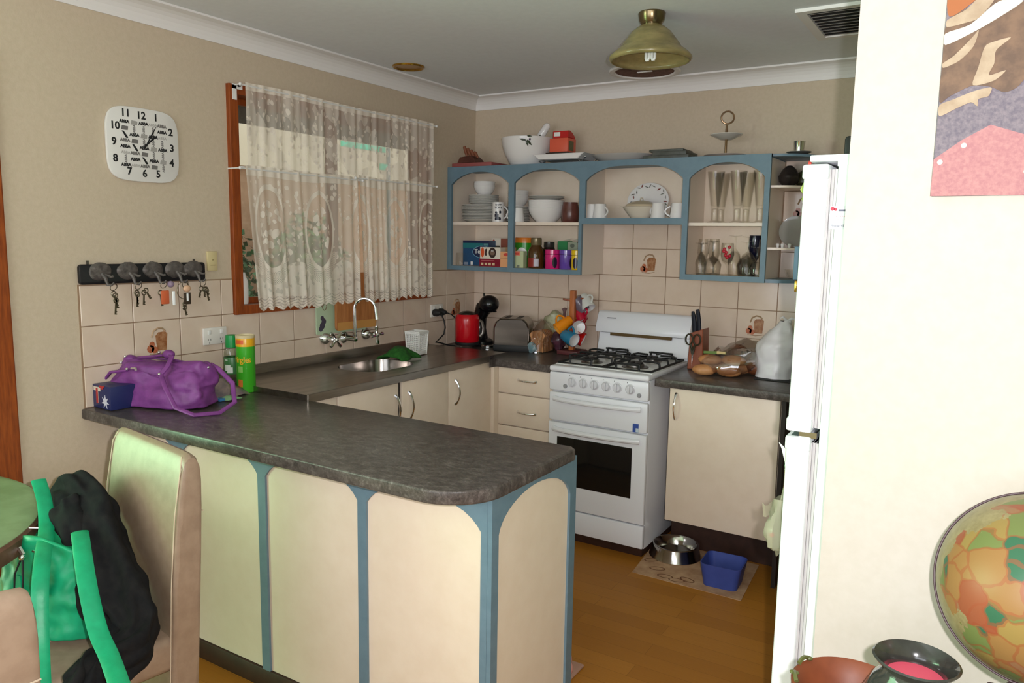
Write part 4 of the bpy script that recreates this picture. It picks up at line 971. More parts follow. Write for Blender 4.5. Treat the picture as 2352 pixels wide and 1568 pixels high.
mb = MB().grid(36, 22, lambda u, v: Vector((1.945+.10*cos(2*pi*u)*min(1, (1-v)*2.2+.13)**.8*(.93+.07*sin(pi*v))+.035*max(0, v-.5)*1.6, -.24+.09*sin(2*pi*u)*min(1, (1-v)*2.2+.13)**.8, .904+.27*v)), cu=True)
mb.noise(.012, 20, seed=1); mb.noise(.005, 60, seed=2); mb.build('bag', pm('white_bag_film', rgb(222, 217, 220), .35), e)
MB().ball((1.985, -.24, 1.172), .016, (1.2, 1, .8)).tube([(1.985, -.24, 1.175), (1.965, -.25, 1.195), (1.95, -.25, 1.188)], [.008, .006, .003], 6).tube([(1.985, -.24, 1.175), (2.005, -.24, 1.192), (2.015, -.24, 1.187)], [.008, .006, .003], 6).build('knot', pm('white_bag_film', rgb(222, 217, 220), .35), e)
mb = MB().ball((2.06, -.2, 1.06), .06, (.8, .8, 1.9), 18, 12); mb.noise(.02, 22, seed=7); e = lone(mb, 'green_bag', noisy('green_film', rgb(70, 104, 66), rgb(96, 122, 84), 18, .4), 'dark green bag squeezed between the white shopping bag and the fridge', 'bag', (2.06, -.2, .945))
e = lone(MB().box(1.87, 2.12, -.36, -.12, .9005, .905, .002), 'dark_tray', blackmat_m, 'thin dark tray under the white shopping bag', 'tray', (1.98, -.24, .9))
# ------------------------------------------------------------------ bench top things on the peninsula
pb = thing('purple_handbag', 'purple leather handbag with long straps on the peninsula bench', 'handbag', (.22, -2.25, .9))
def bagfn(u, v):
    a = 2*pi*u; w = (.195+.022*sin(pi*v))*(1-.30*max(0, v-.5)); d = .105*(1-.62*v**1.5)+.004
    e_ = .62
    cx, sx = cos(a), sin(a)
    x = w*abs(cx)**e_*(1 if cx >= 0 else -1); y = d*abs(sx)**e_*(1 if sx >= 0 else -1)
    z = .165*v*(1+.06*cos(a)**2)-.02*v*sin(pi*u*2)**2*(v > .8)
    return Vector((x, y, z+.002))
m = MB().grid(64, 26, bagfn, cu=True)
bm = m.bm; bm.verts.ensure_lookup_table()
m.noise(.026, 11, seed=1); m.noise(.013, 26, seed=4); m.noise(.004, 70, seed=6)
for v in bm.verts: v.co.z = max(v.co.z, .002)
edges = [e for e in bm.edges if e.is_boundary]; bmesh.ops.holes_fill(bm, edges=edges, sides=0)
Mb = Matrix.Translation((.165, -2.285, .9)) @ Matrix.Rotation(R(18), 4, 'Z')
m.xf(Mb); m.build('body', purple_m, pb, 60, 1)
def L(*p): return Mb @ Vector(p)
MB().tube([L(-.15, -.01, .165), L(-.05, -.012, .175), L(.06, -.012, .172), L(.17, -.008, .160)], .004, 6).build('zip', pm('zip_purple', rgb(90, 40, 96), .5), pb)
MB().tube([L(.05, -.085, .13), L(.10, -.125, .09), L(.17, -.165, .03), L(.24, -.16, .008), L(.30, -.10, .007), L(.31, -.02, .03), L(.27, .03, .09), L(.20, .045, .14), L(.17, .04, .155)], .0075, 8, flat=(1.2, .8)).build('strap', purple_m, pb)
MB().tube([L(-.10, -.07, .135), L(-.17, -.08, .125), L(-.215, -.075, .08), L(-.225, -.06, .03), L(-.21, -.04, .006)], .0075, 8, flat=(1.2, .8)).tube([L(-.14, .02, .165), L(-.06, .03, .175), L(.0, .02, .185), L(.05, -.02, .185), L(.06, -.06, .155), L(.05, -.085, .13)], .0075, 8, flat=(1.2, .8)).build('strap', purple_m, pb)
MB().ball(L(.01, .015, .188), .022, (1.2, .9, .8)).ball(L(-.15, .0, .165), .022, (1.2, 1, .7)).ball(L(.165, .02, .155), .02, (1.3, 1, .7)).build('strap_tab', purple_m, pb)
for p in ((-.02, .0, .196), (-.155, -.02, .176), (.165, .0, .168), (.19, .0, .150), (.05, -.092, .132), (-.10, -.078, .14), (-.165, -.03, .155)): MB().ball(L(*p), .0055).build('stud', chrome_m, pb)
MB().tube([L(-.085, -.072, .142), L(-.06, -.08, .145), L(-.055, -.085, .137)], .005, 6).build('buckle', chrome_m, pb)
e = thing('flag_box', 'blue box printed with a flag, a white star and a letter T', 'box', (.03, -2.43, .9), R(-2), local=True)
MB().box(-.02, .10, -.045, .05, .002, .088, .0015).build('carton', pm('box_navy', rgb(34, 40, 88), .4), e)
fm = XZ(0, -.0455, 0)
text('T', .075, XZ(.012, -.046, .048), 'lettering', pm('flag_cream', rgb(214, 196, 180), .5), e, .0003, .0045, sx=.9)
MB().box(.006, .018, -.0472, -.0466, .02, .076).build('flag_stripe', pm('flag_red', rgb(176, 40, 44), .5), e)
MB().prism([(.03, .088), (.065, .088), (.05, .074), (.03, .08)], 'y', -.047, -.0455).build('flag_stripe', pm('flag_red', rgb(176, 40, 44), .5), e)
st_ = [(.066+(.026 if k % 2 == 0 else .010)*sin(2*pi*k/14), .030+(.026 if k % 2 == 0 else .010)*cos(2*pi*k/14)) for k in range(14)]
MB().prism(st_, 'y', -.0472, -.0458).build('star', pm('star_white', rgb(210, 206, 220), .5), e)
e = thing('crisp_tube', 'tall green and yellow cardboard crisp tube on the bench', 'tube', (.215, -1.952, .9))
cx, cy = .215, -1.952
MB().lathe([(0, .001), (.037, .001), (.038, .004), (.0375, .19), (.0375, .192), (0, .192)], (cx, cy, .9), 32).build('tube', pm('tube_green', rgb(62, 166, 36), .3), e)
MB().lathe([(.0378, .19), (.0378, .224), (.037, .226)], (cx, cy, .9), 32).build('yellow_band', pm('tube_yellow', rgb(226, 166, 28), .3), e)
MB().lathe([(.0385, .224), (.0388, .234), (.036, .236), (.035, .231), (0, .231)], (cx, cy, .9), 32).build('lid', pm('lid_clear', rgb(206, 190, 150), .25), e)
def curved(strs, size, ang0, step, z, mat, r=.0381, name='lettering', par=None, c=(0, 0)):
    for i, chh in enumerate(strs):
        a = R(ang0+i*step); p = (c[0]+r*cos(a), c[1]+r*sin(a), z)
        text(chh, size, plane_M(p, (-sin(a), cos(a), 0), (0, 0, 1)), name, mat, par, .0003, .0005)
curved('Pringles', .034, -128, 16, 1.036, pm('letter_gold', rgb(232, 176, 40), .4), par=e, c=(cx, cy))
def patch(a0, a1, z0, z1, r, mat, par, c, name, n=6):
    MB().grid(n, 1, lambda u, v: Vector((c[0]+r*cos(R(a0+(a1-a0)*u)), c[1]+r*sin(R(a0+(a1-a0)*u)), z0+(z1-z0)*v))).build(name, mat, par)
patch(-110, -50, 1.10, 1.118, .0382, pm('band_red', rgb(214, 96, 44), .4), e, (cx, cy), 'print')
patch(-90, -58, .985, 1.01, .0382, pm('pale_green', rgb(140, 196, 100), .4), e, (cx, cy), 'print')
patch(-92, -60, .925, .955, .0382, pm('onion_orange', rgb(202, 112, 48), .4), e, (cx, cy), 'print')
e = thing('sauce_bottle', 'clear squeeze bottle with a green flip cap beside the crisp tube', 'bottle', (.095, -1.925, .9))
MB().lathe([(0, .001), (.030, .001), (.033, .01), (.033, .13), (.031, .15), (.027, .165), (.025, .175), (0, .175)], (.095, -1.925, .9), 26).build('body', thin_glass('bottle_plastic', (.86, .90, .84, 1), .25), e)
MB().lathe([(.0332, .06), (.0336, .061), (.0336, .13), (.0332, .131)], (.095, -1.925, .9), 26).build('label', pm('label_dark', rgb(66, 120, 70), .35), e)
patch(-95, -50, .975, 1.0, .0342, pm('label_white', rgb(226, 228, 222), .4), e, (.095, -1.925), 'print'); patch(-75, -35, .965, .99, .0341, pm('label_white', rgb(226, 228, 222), .4), e, (.095, -1.925), 'print')
patch(-95, -70, 1.018, 1.022, .0342, pm('label_white', rgb(226, 228, 222), .4), e, (.095, -1.925), 'print')
MB().lathe([(.024, .170), (.0255, .172), (.0255, .20), (.024, .222), (.018, .224), (0, .224)], (.095, -1.925, .9), 22).build('cap', pm('cap_green', rgb(20, 140, 66), .35), e)
e = thing('snack_packet', 'crumpled packets lying between the purple handbag and the crisp tube', 'packet', (.20, -2.07, .9))
mb = MB().grid(14, 12, lambda u, v: Vector((.13+.14*u, -2.14+.17*v, .905+.055*sin(pi*u)*sin(pi*v)))); mb.noise(.014, 22, seed=3)
mb.build('wrapper', noisy('foil_grey', rgb(150, 130, 120), rgb(92, 84, 90), 14, .3), e)
mb = MB().grid(8, 6, lambda u, v: Vector((.255+.07*u, -2.13+.07*v, .904+.012*sin(pi*u)*sin(pi*v)))); mb.noise(.006, 30, seed=6)
mb.build('wrapper', pm('wrapper_mint', rgb(140, 190, 140), .4), e)
MB().box(.275, .305, -2.15, -2.125, .901, .912, .002).build('blue_tab', pm('tab_blue', rgb(60, 120, 170), .4), e)
mb = MB().grid(10, 8, lambda u, v: Vector((.03+.07*u, -2.12+.12*v, .905+.07*sin(pi*u)*sin(pi*v)))); mb.noise(.01, 26, seed=9)
mb.build('wrapper', noisy('wrapper_tan', rgb(170, 146, 116), rgb(140, 120, 96), 18, .4), e)
e = thing('paper_box', 'pale flat carton behind the purple handbag against the tiles', 'box', (.05, -2.42, .9))
MB().box(.012, .05, -2.36, -2.20, .9, 1.02, .003).build('carton', pm('carton_pale', rgb(196, 178, 160), .6), e)
# ------------------------------------------------------------------ crockery in the hutch
ORD = ['bottom', 'second', 'third', 'fourth', 'fifth', 'sixth', 'seventh', 'eighth', 'ninth', 'tenth', 'eleventh', 'twelfth']
plate_m = pm('plate_grey_white', rgb(206, 203, 196), .2)
def plate_mb(r, h=.016): return MB().lathe([(0, .002), (r*.55, .002), (r*.62, 0), (r*.66, .003), (r*.98, h), (r, h+.001), (r*.99, h+.003), (r*.66, .006), (0, .005)], seg=36)
def bowl_mb(r, h, foot=.55): return MB().lathe([(0, .003), (r*foot, 0), (r*foot, .004), (r*.80, h*.38), (r*.96, h*.78), (r, h), (r*.985, h+.001), (r*.93, h*.78), (r*.76, h*.4), (r*.5, .008), (0, .008)], seg=32)
def stack(mb, name, n, x, y, z, pitch, lab, cat, group, mat=plate_m):
    o = lone(mb, name, mat, lab % ORD[0], cat, (0, 0, 0), group); o.location = (x, y, z)
    for i in range(1, n): dup(o, (x+random.uniform(-.001, .001), y, z+pitch*i), lab % (('topmost' if i == n-1 else ORD[i])))
    return o
zs = 1.638
stack(plate_mb(.130), 'dinner_plate', 11, .160, -.145, zs, .0085, 'white dinner plate, %s of the wide stack in the first hutch bay', 'plate', 'dinner plates in the first bay')
stack(plate_mb(.092, .014), 'side_plate', 8, .166, -.145, zs+.102, .0062, 'white side plate, %s of the smaller stack on the dinner plates', 'plate', 'side plates in the first bay')
stack(bowl_mb(.064, .054, .6), 'cereal_bowl', 4, .170, -.145, zs+.161, .0085, 'white cereal bowl, %s of the stack on top of the side plates', 'bowl', 'cereal bowls in the first bay', porc_m)
def shelfmug(lab, x, y, z, r, h, r2=None, ang=None, mat=porc_m, handled=True, group='white mugs in the hutch', inverted=False):
    t_ = thing('mug', lab, 'mug', (x, y, z), group=group, local=True)
    r2 = r2 or r
    MB().lathe([(0, .002), (r*.9, 0), (r, .004), (r2, h), (r2-.003, h), (r-.004, .01), (0, .008)] if not inverted else [(0, h), (r2*.9, h), (r2, h-.004), (r, 0), (r-.003, 0), (r2-.003, h-.006), (0, h-.006)], seg=28).build('body', mat, t_)
    if handled:
        a = R(ang if ang is not None else 0); d = Vector((cos(a), sin(a), 0))
        MB().tube([d*(r*.95+.026*sin(pi*i/9)**.8)+Vector((0, 0, h*(.18+.62*i/9))) for i in range(10)], .0045, 7).build('handle', mat, t_)
    return t_
mg = shelfmug('white mug with black lettering and a black animal print in the first bay', .322, -.225, zs, .034, .115, ang=20, group=None)
inkm = pm('mug_ink', (.015, .014, .03, 1), .3)
def on_cyl(s, size, z, r, ang, parent, mat):
    n = len(s)
    for i, ch in enumerate(s):
        a = R(ang+(i-(n-1)/2)*size*62/r*.0125*.95/.0125*.80)
        if ch != ' ': text(ch, size, plane_M((r*cos(a), r*sin(a), z), (-sin(a), cos(a), 0), (0, 0, 1)), 'lettering', mat, parent, .0003, .0006)
on_cyl('NEW', .014, .099, .0342, -58, mg, inkm); on_cyl('TONE', .015, .083, .0342, -58, mg, inkm)
m = MB()
for a0, a1, z0, z1 in ((-92, -30, .012, .032), (-94, -52, .03, .05), (-90, -66, .05, .062), (-48, -28, .05, .066)): m.grid(6, 2, lambda u, v: Vector((.0344*cos(R(a0+(a1-a0)*u)), .0344*sin(R(a0+(a1-a0)*u)), z0+(z1-z0)*v*(.75+.25*sin(pi*u)))))
m.build('print', inkm, mg)
# second bay
stack(bowl_mb(.062, .052), 'small_bowl', 4, .39, -.115, zs+.0955, .0125, 'small white bowl, %s of the tall stack at the left of the second bay', 'bowl', 'small bowls in the second bay', porc_m)
stack(plate_mb(.074, .012), 'saucer', 10, .39, -.115, zs, .0088, 'white saucer, %s of the stack under the small bowls', 'plate', 'saucers under the small bowls')
shelfmug('plain white tumbler mug in front of the small bowls in the second bay', .458, -.235, zs, .042, .082, .033, ang=190)
stack(bowl_mb(.104, .082, .55), 'serving_bowl', 6, .598, -.145, zs, .0085, 'white serving bowl, %s of the nested stack in the second bay', 'bowl', 'serving bowls in the second bay', porc_m)
stack(plate_mb(.103, .012), 'soup_plate', 2, .598, -.145, zs+.126, .008, 'white rimmed plate, %s of the two on the serving bowls', 'plate', 'plates on the serving bowls', plate_m)
e = lone(MB().lathe([(0, .003), (.042, 0), (.046, .008), (.050, .04), (.050, .07), (.042, .105), (.043, .112), (.040, .112), (.046, .07), (.046, .04), (.04, .01), (0, .008)], (.766, -.17, zs), 26), 'brown_pot', noisy('brown_glaze', rgb(104, 62, 54), rgb(84, 46, 40), 30, .3), 'brown glazed ceramic jar at the right end of the second bay', 'jar', (.766, -.17, zs))
# lower shelves: boxes, jars, canisters
zl = 1.380
def carton(name, lab, x0, x1, y0, y1, h, mat, cat='box', group=None, rot=0):
    cx, cy = (x0+x1)/2, (y0+y1)/2
    t_ = thing(name, lab, cat, (cx, cy, zl), R(rot), group, local=True)
    MB().box(-(x1-x0)/2, (x1-x0)/2, -(y1-y0)/2, (y1-y0)/2, .0005, h, .001, 1).build('carton', mat, t_)
    return t_, -(y1-y0)/2
def pbox(t_, x0, x1, z0, z1, y, mat, name='print', d=.0006): return MB().box(x0, x1, y-d, y, z0, z1).build(name, mat, t_, 0)
def pdisc(t_, x, z, rx, rz, y, mat, name='print'):
    return MB().lathe([(0, .0007), (1, .0007), (1, 0)], M=plane_M((x, y, z), (1, 0, 0), (0, 0, 1)) @ Matrix.Diagonal((rx, rz, 1, 1)), seg=24).build(name, mat, t_, 0)
tb = pm('tea_blue', rgb(34, 72, 110), .35); td = pm('tea_dark', rgb(28, 34, 70), .35); tt = pm('tea_teal', rgb(34, 110, 116), .35); wh = pm('print_white', rgb(226, 224, 220), .4)
t_, y = carton('tea_box', 'large blue and teal tea box on the lower shelf of the first bay', .052, .232, -.195, -.11, .150, tb, rot=4)
pbox(t_, -.09, .09, .135, .15, y, td); pbox(t_, -.09, .05, .105, .135, y-.0002, tt); pdisc(t_, .045, .083, .068, .037, y-.0003, pm('tea_rim', rgb(120, 170, 190), .3)); pdisc(t_, .045, .083, .064, .034, y-.0006, td)
text('Te', .036, XZ(.012, y-.0018, .085), 'lettering', wh, t_, .0002, .0006)
pbox(t_, .055, .085, .122, .134, y-.0006, pm('tea_pale', rgb(90, 140, 140), .4)); pbox(t_, -.035, -.02, .005, .024, y-.0004, wh); pbox(t_, -.082, -.055, .004, .02, y-.0004, pm('tea_grey', rgb(130, 140, 160), .4))
maroon = pm('carton_maroon', rgb(128, 14, 40), .35); cw = pm('carton_white', rgb(224, 214, 198), .4); esp = pm('carton_brown', rgb(54, 34, 30), .4)
t_, y = carton('coffee_capsule_box', 'white and maroon coffee capsule box with a dark round emblem', .222, .362, -.262, -.20, .113, cw, rot=2)
pbox(t_, -.0722, .0722, .001, .046, y, maroon); pdisc(t_, -.052, .083, .0115, .029, y-.0002, pm('carton_orange', rgb(216, 84, 40), .35)); pdisc(t_, .016, .081, .025, .030, y-.0002, esp)
MB().prism([(-.036, .064), (-.022, .064), (-.024, .08), (-.020, .098), (-.027, .105), (-.034, .100)], 'y', y-.001, y).build('print', esp, t_, 0)
pdisc(t_, .016, .081, .017, .014, y-.0008, pm('carton_tan', rgb(120, 96, 80), .4)); pbox(t_, .008, .024, .09, .094, y-.0014, wh)
for k in range(4): pbox(t_, -.062+.026*k, -.045+.026*k, .008, .022, y-.0006, pm('carton_dot', rgb(212, 190, 150), .4))
pbox(t_, -.06, .03, .034, .037, y-.0006, pm('carton_pinkish', rgb(196, 110, 110), .4))
t_, y = carton('tea_carton', 'brown and white carton lying at the back of the first bay lower shelf', .215, .345, -.105, -.04, .165, pm('carton_rust', rgb(140, 78, 62), .4)); pbox(t_, -.08, -.015, .10, .165, y, cw); pdisc(t_, -.065, .148, .008, .010, y-.0005, pm('carton_rust2', rgb(170, 60, 50), .4)); pbox(t_, -.075, -.02, .105, .122, y-.0004, pm('carton_olive', rgb(76, 70, 54), .4))
t_, y = carton('tea_carton', 'peach tea packet with a red emblem beside the middle hutch post', .364, .424, -.262, -.215, .09, pm('carton_peach', rgb(226, 164, 116), .4)); pdisc(t_, .01, .073, .017, .009, y, pm('carton_red', rgb(206, 74, 62), .4)); pbox(t_, -.03, .03, .0515, .053, y, esp)
t_, y = carton('tea_carton', 'brown packet standing behind the peach tea packet', .34, .43, -.20, -.15, .115, pm('carton_tanbrown', rgb(150, 120, 84), .5))
t_, y = carton('tea_carton', 'pale green tea packet with a red emblem at the left of the second bay', .455, .516, -.255, -.215, .095, pm('carton_sage', rgb(190, 198, 156), .4)); pbox(t_, -.028, .008, .07, .094, y, pm('carton_coral', rgb(226, 130, 104), .4)); pdisc(t_, -.010, .08, .013, .007, y-.0005, pm('carton_red', rgb(206, 74, 62), .4)); pbox(t_, -.012, .006, .002, .016, y, pm('carton_grey', rgb(120, 124, 110), .4))
e = lone(MB().lathe([(0, .002), (.03, 0), (.033, .004), (.033, .06), (.03, .066), (.03, .075), (0, .076)], (.055, -.22, zl), 20), 'glass_jar', tglass_m, 'small clear glass jar at the far left of the lower shelf', 'jar', (.055, -.22, zl))
e = thing('crisp_tin', 'green crisp tube with a yellow and red rim on the second bay lower shelf', 'tube', (.455, -.135, zl))
MB().lathe([(0, .001), (.060, .001), (.060, .145), (0, .145)], (.455, -.135, zl), 30).build('tube', pm('tube_green2', rgb(44, 138, 30), .3), e)
MB().lathe([(.0605, .142), (.0605, .165), (.058, .172), (0, .172)], (.455, -.135, zl), 30).build('rim_band', pm('band_orange', rgb(214, 120, 36), .3), e)
m = MB().grid(10, 4, lambda u, v: Vector((.455+.0608*cos(R(-110+62*u)), -.135+.0608*sin(R(-110+62*u)), zl+.07+.045*v*sin(pi*(.1+.8*u))**.6+0))); m.build('white_print', wh, e)
amber = pm('amber_glass', rgb(74, 46, 14), .08, coat=.3)
e = thing('coffee_jar', 'dark amber glass coffee jar with a red label and screw lid', 'jar', (.583, -.225, zl))
MB().lathe([(0, .001), (.043, 0), (.047, .006), (.048, .085), (.044, .105), (.030, .125), (.029, .135), (0, .135)], (.583, -.225, zl), 30).build('jar', amber, e)
MB().lathe([(.030, .130), (.031, .133), (.031, .168), (.028, .172), (0, .172)], (.583, -.225, zl), 26).build('lid', pm('jar_lid', rgb(118, 104, 76), .25, .3), e)
patch(-140, -60, zl+.008, zl+.058, .0486, pm('label_red', rgb(140, 44, 34), .4), e, (.583, -.225), 'label'); patch(-76, -42, zl+.012, zl+.055, .0490, pm('label_greywhite', rgb(186, 180, 190), .4), e, (.583, -.225), 'label')
e = thing('coffee_jar', 'second darker jar half hidden beside the amber coffee jar', 'jar', (.625, -.15, zl))
MB().lathe([(0, .001), (.040, 0), (.042, .006), (.042, .085), (.036, .105), (.028, .12), (0, .121)], (.625, -.15, zl), 26).build('jar', pm('amber_dark', (.018, .010, .008, 1), .12), e)
MB().lathe([(.029, .118), (.030, .12), (.030, .15), (0, .152)], (.625, -.15, zl), 22).build('lid', pm('jar_lid_dark', rgb(52, 46, 44), .3), e)
for k, (x0, x1, col, lab) in enumerate(((.672, .735, (44, 128, 74), 'green tea carton behind the pink canister'), (.737, .798, (150, 158, 136), 'grey green tea carton behind the purple canister'), (.800, .868, (196, 188, 164), 'pale tea carton behind the yellow canister'))):
    t_, y = carton('tea_carton', lab, x0-.012, x1-.012, -.115, -.05, .155-.004*k, pm('carton_c%d' % k, rgb(*col), .45))
    if k: pdisc(t_, 0, .13, .014, .012, y, pm('carton_motif', rgb(96, 104, 90), .4))
    MB().prism([(-.03, .155), (.03, .155), (.035, .170+.006*k)], 'y', -.002, 0).build('flap', pm('carton_flap', rgb(176, 168, 150), .5), t_)
def canister(lab, x, y, r, h, col, win, dark=.7):
    t_ = thing('canister', lab, 'canister', (x, y, zl), 0, 'coloured canisters in the second bay', local=True)
    c_ = pm('canister_'+lab.split()[0], rgb(*col), .18, coat=.4)
    MB().lathe([(0, .001), (r-.002, 0), (r, .004), (r, h*.74), (r-.002, h*.745)], seg=30).build('body', c_, t_)
    MB().lathe([(r-.001, h*.755), (r+.0015, h*.76), (r+.0015, h*.97), (r-.002, h), (0, h)], seg=30).build('lid', c_, t_)
    MB().lathe([(r-.003, h*.74), (r-.003, h*.76)], seg=30).build('seam', pm('seam_dark', rgb(60, 10, 30), .4), t_)
    a0, a1 = win
    MB().grid(8, 12, lambda u, v: Vector(((r+.0008)*cos(R((a0+a1)/2+(a1-a0)/2*(2*u-1)*(sin(pi*(.02+.96*v))**.45))), (r+.0008)*sin(R((a0+a1)/2+(a1-a0)/2*(2*u-1)*(sin(pi*(.02+.96*v))**.45))), h*(.06+.56*v)))).build('window', pm('canister_window', (.02, .012, .03, 1), .08), t_)
    return t_
canister('pink canister with a dark oval window on the lower shelf', .690, -.225, .0425, .108, (206, 30, 112), (-62, -24))
canister('violet canister between the pink and yellow ones', .772, -.215, .0385, .108, (98, 68, 160), (-34, 0))
canister('yellow canister with an oval window at the right end of the lower shelf', .842, -.225, .030, .108, (222, 186, 16), (-105, -50))
# third bay
shelfmug('white cup at the far left of the middle bay', .914, -.20, 1.657, .036, .080, .030, handled=False)
shelfmug('white cup with its handle on the right beside the left cup of the middle bay', .970, -.215, 1.657, .040, .080, .031, ang=-25)
shelfmug('white cup standing in front of the oval platter', 1.305, -.225, 1.657, .039, .080, .031, ang=150)
shelfmug('white cup at the right end of the middle bay', 1.406, -.215, 1.657, .040, .080, .031, ang=190)
e = thing('oval_platter', 'flower rimmed white platter standing upright in the middle bay', 'plate', (1.22, -.05, 1.657))
Mp = Matrix.Translation((1.178, -.045, 1.757)) @ Matrix.Rotation(R(80), 4, 'X') @ Matrix.Diagonal((1.14, .95, 1, 1))
MB().lathe([(0, .004), (.07, .004), (.075, .002), (.102, .012), (.104, .014), (.10, .015), (.074, .006), (0, .006)], M=Mp, seg=40).build('platter', porc_m, e)
m = MB(); random.seed(3)
fl = MB()
for k in range(26):
    a = 2*pi*k/26+random.uniform(-.1, .1); rr = .087+random.uniform(-.009, .008); p = Vector((rr*cos(a), rr*sin(a), .012+ (rr-.075)*.2))
    d = Vector((cos(a*3+k), sin(a*3+k), 0))*.010
    (fl if k % 4 == 0 else m).tube([Mp @ (p-d), Mp @ (p+Vector((0, 0, .001))), Mp @ (p+d)], [.001, .004 if k % 4 == 0 else .0028, .001], 5)
m.build('leaf_print', pm('print_sage', rgb(104, 104, 92), .4), e); fl.build('flower_print', pm('print_rose', rgb(140, 72, 62), .4), e)
e = thing('gravy_boat', 'white lidded serving boat with a pointed spout in the middle bay', 'tureen', (1.2, -.15, 1.657))
MB().lathe([(0, .003), (.042, 0), (.045, .006), (.075, .045), (.088, .066), (.084, .068), (.07, .045), (.04, .01), (0, .01)], M=Matrix.Translation((1.172, -.14, 1.657)) @ Matrix.Diagonal((1.12, .8, 1, 1)), seg=32).build('bowl', pm('cream_porcelain', rgb(222, 208, 188), .2), e)
MB().lathe([(.080, .066), (.076, .078), (.05, .092), (.015, .1), (0, .101)], M=Matrix.Translation((1.176, -.14, 1.657)) @ Matrix.Diagonal((1.12, .8, 1, 1)), seg=32).tube([(1.168, -.14, 1.755), (1.172, -.14, 1.770), (1.182, -.14, 1.770), (1.186, -.14, 1.755)], .003, 6).build('lid', pm('lid_porcelain', rgb(196, 178, 150), .2), e)
MB().prism([(1.107, 1.70), (1.077, 1.726), (1.052, 1.730), (1.097, 1.715), (1.105, 1.69)], 'y', -.15, -.13).build('spout', pm('cream_porcelain', rgb(222, 208, 188), .2), e)
# fourth bay: tall pilsner glasses above, stemware below
def pilsner(lab, x, y):
    t_ = thing('beer_glass', lab, 'glass', (x, y, zs), 0, 'tall pilsner glasses in the last bay', local=True)
    MB().lathe([(0, .001), (.036, .001), (.036, .004), (.02, .010), (.017, .018), (.018, .07), (.021, .078), (.041, .252), (.0395, .252), (.019, .085), (0, .082)], seg=28).build('glass', tglass_m, t_)
    MB().lathe([(0, .01), (.014, .012), (.015, .068), (0, .074)], seg=18).build('solid_base', tglass_m, t_)
    return t_
for (x, y), lab in (((1.593, -.20), 'front tall pilsner glass at the left of the last bay'), ((1.595, -.105), 'rear tall pilsner glass behind the left one'), ((1.704, -.20), 'front tall pilsner glass in the centre of the last bay'), ((1.722, -.105), 'rear tall pilsner glass behind the centre one'), ((1.815, -.20), 'tall pilsner glass at the right edge of the last bay')): pilsner(lab, x, y)
def wine(lab, x, y, up=True, r=.036, bowl=.10, stem=.08, z=1.380, mat=None):
    t_ = thing('wine_glass', lab, 'glass', (x, y, z), 0, 'stemware on the lower shelf of the last bay', local=True)
    p = [(0, .001), (.031, .001), (.031, .003), (.006, .008), (.0035, .02), (.0035, stem-.01), (.006, stem), (r*.7, stem+bowl*.15), (r, stem+bowl*.45), (r*.92, stem+bowl*.8), (r*.84, stem+bowl), (r*.82, stem+bowl), (r*.97, stem+bowl*.45), (r*.65, stem+bowl*.18), (0, stem+.006)]
    hh = stem+bowl
    if not up: p = [(rr, hh-z_) for rr, z_ in p][::-1]
    MB().lathe(p, seg=26).build('glass', mat or tglass_m, t_)
    return t_
wine('upturned wine glass standing in front at the left of the last bay', 1.603, -.225, False, .044, .095, .075)
wine('upright wine glass with red painted flowers in the last bay', 1.678, -.235, True, .033, .105, .055)
wine('tall upturned glass behind the painted wine glass', 1.685, -.13, False, .034, .13, .07)
wine('large upturned wine glass before the blue topped glass', 1.768, -.215, False, .045, .10, .07)
wine('tall upturned wine glass behind the large upturned one', 1.752, -.13, False, .042, .12, .075)
wine('short upturned wine glass at the right corner of the last bay', 1.822, -.235, False, .034, .08, .065)
wine('upright flute at the far left of the last bay', 1.527, -.15, True, .028, .13, .05)
wine('upright flute behind the front upturned wine glass', 1.582, -.14, True, .030, .13, .05)
wine('slim flute close to the left post of the last bay', 1.545, -.23, False, .028, .11, .05)
wine('tall flute at the back right of the last bay', 1.825, -.12, True, .030, .13, .05)
g = [o for o in bpy.data.objects if o.get('label') == 'upright wine glass with red painted flowers in the last bay'][0]
m = MB()
for a, z in ((-100, .13), (-85, .115), (-60, .14), (-75, .09), (-105, .12), (-55, .098), (-88, .10)):
    m.ball((.034*cos(R(a)), .034*sin(R(a)), z), .0085, (1, .6, 1), 8, 6)
m.build('flower_print', pm('paint_red', rgb(176, 24, 44), .4), g)
e = thing('blue_glass', 'dark navy topped goblet at the back of the last bay', 'glass', (1.772, -.085, 1.38), local=True)
MB().lathe([(0, .001), (.03, .001), (.03, .003), (.005, .01), (.004, .06), (.02, .09), (.034, .14), (.030, .20), (.028, .20), (.03, .14), (0, .085)], seg=24).build('glass', pm('navy_glass', (.003, .004, .018, 1), .1), e)
